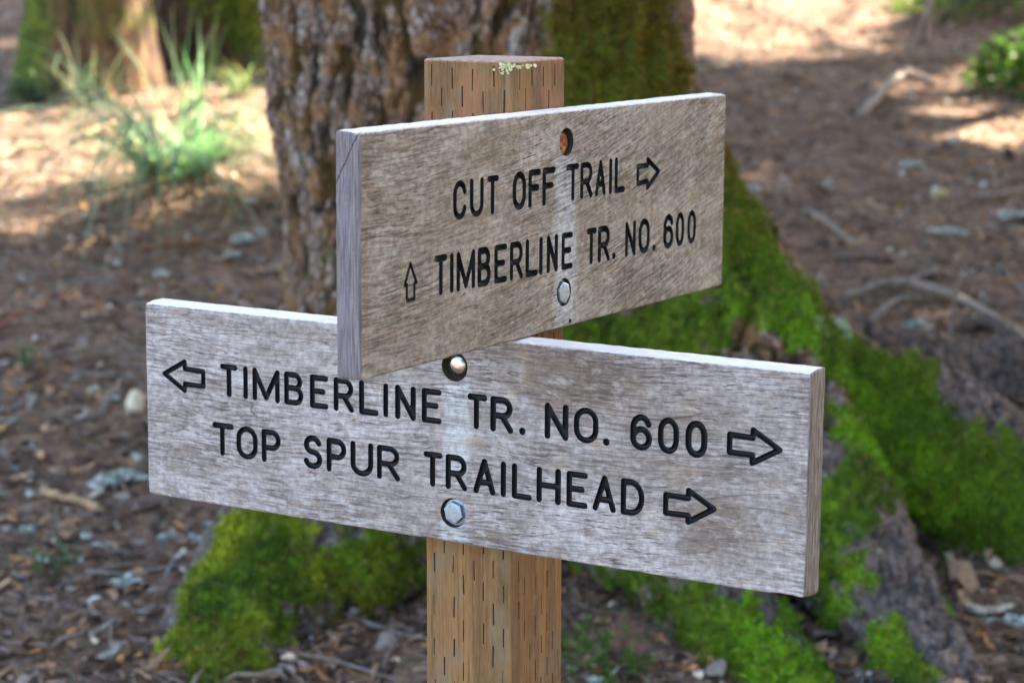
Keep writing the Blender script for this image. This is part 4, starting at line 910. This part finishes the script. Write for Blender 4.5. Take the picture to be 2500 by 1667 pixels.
# the trunk at the far left, mossy on its left edge
rx, ry = hitG(178, 235).x, hitG(178, 235).y+.25; rz = gz(rx, ry)
rt_ = empty('conifer_tree', (rx, ry, rz)); tag(rt_, 'brown trunk at the upper left with green moss down its left edge', 'tree')
V, F, dv = bole([(rx, ry, rz-.15), (rx, ry, rz+.8), (rx+.03, ry+.05, rz+4), (rx+.05, ry+.1, rz+14)], .29, .07, 'trunk', rt_, 1.3, seg=160, k=72)
t = NT('red_bark'); _n = t.noise(t.mapv(t.obj, (22, 22, 4)), 1, 5, .7); _m = t.attr('moss')
c = t.ramp(_n, [(.38, (.016, .010, .008)), (.5, (.085, .048, .028)), (.64, (.17, .10, .05))]); c = t.mix(_m, c, t.mix(t.ss(t.noise(t.obj, 30, 3, .6), .4, .6), (.045, .07, .012), (.11, .14, .02)))
M_RED = t.out(c, .9, t.bump(_n, .9, .03), .2)
mm = sstep(.35, .8, -dv[:, 0]*.9-dv[:, 1]*.25+.35*fbm(V*5, 3, 4)); mm = np.maximum(mm, sstep(.3, .6, fbm(V*3.5, 3, 14))*.35)
mk('trunk', V-np.array(rt_.location), F, M_RED, rt_, True, attrs={'moss': mm})
# the mossy rotten stump right of it
bm_ = __import__('bmesh').new(); __import__('bmesh').ops.create_icosphere(bm_, subdivisions=5, radius=1)
SVt = np.array([v.co[:] for v in bm_.verts]); SFc = [tuple(v.index for v in f.verts) for f in bm_.faces]; bm_.free()
q = hitG(452, 168); stv = SVt*np.array((.40, .34, .46)); stv[:, :2] *= (1+.25*np.clip(-SVt[:, 2]+.2, 0, 1))[:, None]
ridge = fbm(np.stack([SVt[:, 0]*3.2, SVt[:, 1]*3.2, SVt[:, 2]*.8], 1), 4, 77); stv = stv*(1+.30*ridge)[:, None]
ms_ = sstep(.0, .35, fbm(SVt*2.2, 3, 78)+.35*SVt[:, 2]+.25*SVt[:, 0])
so_ = mk('stump', stv, SFc, M_RED, None, True, attrs={'moss': ms_}, loc=(q.x+.02, q.y+.42, q.z+.05)); tag(so_, 'dark rotten stump with yellow green moss behind the grass clump', 'stump')
kk = rng.choice(len(SVt), 5200, p=(ms_+1e-4)/(ms_+1e-4).sum()); Vm, Fm, Cm = leaves(stv[kk], SVt[kk], .03, np.array([(.24, .25, .03), (.16, .19, .025), (.30, .28, .05), (.09, .12, .02)])[rng.integers(0, 4, len(kk))], 'm', .8, .006, thin=.4)
mo2 = mk('moss', Vm, Fm, M_MOSSL, so_, fcol=Cm); tag(mo2, kind='stuff')

# ------------------------------------------------------------------ the forest towards the sun (beside and beyond the frame); unseen crowns, shaped along sun rays to shade the clearing
SV = np.array(S); E1 = np.cross(SV, (0, 0, 1)); E1 /= np.linalg.norm(E1); E2 = np.cross(SV, E1)
def uvp(P): P = np.asarray(P); return np.stack([P@E1, P@E2], 1)
GAPS = []                                              # sunlit spots (places on the ground or on plants, gap radius)
def lit(poly_x, poly_y, n, r, thr, seed, lift=0.):
    for _ in range(n):
        px = random.uniform(*poly_x); py = random.uniform(*poly_y); q = hitG(px, py)
        if fbm(np.array([[q.x*3.2, q.y*2.2, seed]]), 2, seed)[0] > thr: GAPS.append(((q.x, q.y, q.z+lift), r))
lit((-60, 260), (250, 395), 90, .10, .0, 3); lit((260, 640), (235, 400), 130, .13, -.3, 5)
lit((1560, 1900), (-10, 120), 120, .16, -.35, 7); lit((1900, 2060), (-30, 30), 30, .12, .0, 9); lit((2200, 2380), (175, 300), 60, .10, .02, 11)
for zz in np.linspace(.14, .56, 8):
    for a in (-.1, 0., .1): GAPS.append(((bx+a*(zz+.2)*2, by+.05, gz(bx, by)+zz), .11))
q = hitG(2320, 205)
for k in range(7): GAPS.append(((q.x+random.uniform(-.15, .2), q.y+random.uniform(-.2, .2), q.z+random.uniform(.05, .25)), .09))
q = hitG(500, 60)
for k in range(22): GAPS.append(((q.x+random.uniform(-.4, .4), q.y+random.uniform(-.2, .3), q.z+random.uniform(.1, .5)), .10))
for zz in (.1, .45, .8): GAPS.append(((rx+.2+random.uniform(-.1, .08), ry-.12, rz+zz), .035))
GUV = uvp([p for p, r in GAPS]); GR_ = np.array([r for p, r in GAPS])
SITES = [(4.6, 9.6, .20), (6.6, 6.2, .23), (8.4, 9.4, .28), (7.0, 13.2, .25), (10.8, 12.6, .27), (10.4, 7.4, .22), (9.6, 16.6, .30), (13.0, 16.0, .26), (5.4, 17.4, .24)]
LAB = ['slender conifer nearest the mossy tree on the right', 'conifer nearest the camera on the right', 'thick conifer in the middle of the stand on the right', 'conifer behind the slender one on the right', 'conifer deep inside the stand on the right', 'conifer at the right edge of the stand', 'stout conifer at the back of the stand', 'farthest conifer of the stand on the right', 'conifer standing back on the left side of the stand']
sxy = np.array([(a, b) for a, b, c_ in SITES])
def protected(n):
    x = rng.uniform(-5.5, 4.5, n); y = rng.uniform(.6, 14.5, n); z = gh(x, y); k = rng.random(n)
    up2 = np.where((y < 5.6) & (np.abs(x) < 1.4) & (k < .45), rng.uniform(0, 1.7, n), 0); up2 = np.where((y > 1.5) & (k > .88), rng.uniform(0, 1.3, n), up2)
    m_ = n//7; x[:m_] = rng.uniform(-.4, .4, m_); y[:m_] = rng.uniform(1.65, 2.35, m_); z[:m_] = gh(x[:m_], y[:m_]); up2[:m_] = rng.uniform(0, 1.35, m_)
    return np.stack([x, y, z+up2], 1)
CR = .21
def clumps(P):
    h = rng.uniform(3.6, 9.5, len(P)); s_ = h/SV[2]; Q = P+SV*s_[:, None]+rng.normal(0, .05, (len(P), 3))
    uv = uvp(Q); ok = np.ones(len(Q), bool)
    for i in range(0, len(Q), 500):
        d = np.hypot(uv[i:i+500, None, 0]-GUV[None, :, 0], uv[i:i+500, None, 1]-GUV[None, :, 1])-GR_[None]; ok[i:i+500] = d.min(1) > CR*.78
    return Q[ok]
def spray(Q):                                          # needle sprays: a rib with leaf-like blades, all faces small
    V = []; n = len(Q); K = 11
    a = rng.uniform(0, 6.283, n); t_ = rng.normal(-.15, .45, n); d = np.stack([np.cos(a)*np.cos(t_), np.sin(a)*np.cos(t_), np.sin(t_)], 1)
    sd = np.stack([-np.sin(a), np.cos(a), rng.normal(0, .5, n)], 1)
    out = []
    for k in range(K):
        u = (k/(K-1)-.5)*2; sg = 1 if k % 2 else -1
        c0 = Q+d*(u*CR*.75)[..., None] if hasattr(u, 'shape') else Q+d*(u*CR*.75)
        tip = c0+d*CR*.28+sd*sg*CR*(.95-.5*abs(u))+rng.normal(0, .02, (n, 3)); b = c0-d*CR*.2
        e = c0+d*CR*.34
        out.append(np.stack([b, tip, e], 1))
    return np.stack(out, 1).reshape(-1, 3)
Q = clumps(protected(11000))
V = spray(Q)
for it in range(5):                                    # close the leaks outside the gaps
    bvh = BVHTree.FromPolygons([tuple(v) for v in V.tolist()], np.arange(len(V)).reshape(-1, 3).tolist())
    T_ = protected(5000); uv = uvp(T_)
    far = np.array([(np.hypot(GUV[:, 0]-a, GUV[:, 1]-b)-GR_).min() > .10 for a, b in uv]); T_ = T_[far]
    leak = np.array([bvh.ray_cast(Vector(p)+S*.5, S)[0] is None for p in T_])
    print('canopy leak', leak.mean(), len(Q))
    T2 = np.repeat(T_[leak], 3, 0)+rng.normal(0, .06, (leak.sum()*3, 3)); Q2 = clumps(T2); Q = np.concatenate([Q, Q2]); V = np.concatenate([V, spray(Q2)])
own = np.argmin(np.hypot(Q[:, None, 0]-sxy[None, :, 0], Q[:, None, 1]-sxy[None, :, 1]), 1)
nper = len(V)//len(Q)
for k, (sx, sy, sr) in enumerate(SITES):
    z0 = gz(sx, sy); e = empty('conifer_tree', (sx, sy, z0)); tag(e, LAB[k], 'tree', 'unseen conifers, crowns shaped to shade the clearing')
    Vt, Ft, _d = bole([(sx, sy, z0-.2), (sx, sy, z0+1), (sx+.05, sy, z0+5), (sx+.1, sy+.05, z0+12.5)], sr, .03, 'trunk', e, 1.5, seg=50, k=18)
    lm = MB(); lm.add(Vt.tolist(), Ft)
    mine = np.where(own == k)[0]
    for i in rng.choice(mine, min(len(mine), 90), replace=False) if len(mine) else []:
        p = Vector(Q[i]); b = Vector((sx+.05, sy, min(z0+11, max(z0+1.5, p.z+.12*math.hypot(p.x-sx, p.y-sy)))))
        m_ = (b+p)/2+Vector((0, 0, -.05)); lm.tube([b, m_, p], [.028, .016, .006], 4)
    mk('trunk', np.array(lm.V)-np.array(e.location), lm.F, M_BARK2, e, True)
    if len(mine):
        Vc = V.reshape(-1, nper, 3)[mine].reshape(-1, 3); C = np.repeat(np.array((.035, .065, .02))*rng.uniform(.6, 1.5, (len(Vc)//3, 1)), 3, 0)
        mk('crown', Vc-np.array(e.location), np.arange(len(Vc)).reshape(-1, 3), M_NEED, e, fcol=C)
# unseen trees added to the right and behind, closing the sky low down on that side
BACK = [(5.2, 1.6), (7.4, -.8), (4.8, -3.6), (8.6, 3.4), (7.8, -5.2), (1.8, -7.6), (10.8, .6), (-12.5, 9.5), (-9.8, 14.5), (-7.6, 19)]
BLAB = ['added conifer standing level with the signpost far to the right', 'added conifer behind and right of the viewer', 'added conifer closest behind the viewer on the right', 'added conifer between the stand and the signpost on the right', 'added conifer deep in the woods behind the viewer', 'added conifer straight behind the viewer', 'added conifer at the far right edge of the clearing', 'added conifer on the left side of the clearing', 'added conifer at the back left of the clearing', 'added conifer at the far end of the left side']
for (sx, sy), lb in zip(BACK, BLAB):
    z0 = gz(sx, sy); e = empty('conifer_tree', (sx, sy, z0)); tag(e, lb, 'tree', 'unseen conifers added to close the low sky')
    Vt, Ft, _d = bole([(sx, sy, z0-.2), (sx, sy, z0+1), (sx, sy, z0+5), (sx, sy, z0+11)], .2, .03, 'trunk', e, 1.5, seg=40, k=14)
    mk('trunk', Vt-np.array(e.location), Ft, M_BARK2, e, True)
    n = 1500; zc = rng.uniform(1.2, 11.5, n); rr = ((11.9-zc)*.2+.35)*rng.uniform(.1, 1, n)**.5; a = rng.uniform(0, 6.283, n)
    Vc = spray(np.stack([sx+rr*np.cos(a), sy+rr*np.sin(a), z0+zc], 1)); C = np.repeat(np.array((.035, .06, .02))*rng.uniform(.6, 1.5, (len(Vc)//3, 1)), 3, 0)
    mk('crown', Vc-np.array(e.location), np.arange(len(Vc)).reshape(-1, 3), M_NEED, e, fcol=C)
# the big tree's own limbs, high above the picture
n = 420; zc = rng.uniform(11, 16.5, n); rr = (17.5-zc)*.27*rng.uniform(.15, 1, n)**.5; a = rng.uniform(0, 6.283, n)
Qc = np.stack([-.15+rr*np.cos(a), 4.75+rr*np.sin(a), zc], 1); Vc = spray(Qc)*1.; C = np.repeat(np.array((.035, .065, .02))*rng.uniform(.6, 1.5, (len(Vc)//3, 1)), 3, 0)
mk('crown', Vc-np.array(tree.location), np.arange(len(Vc)).reshape(-1, 3), M_NEED, tree, fcol=C)
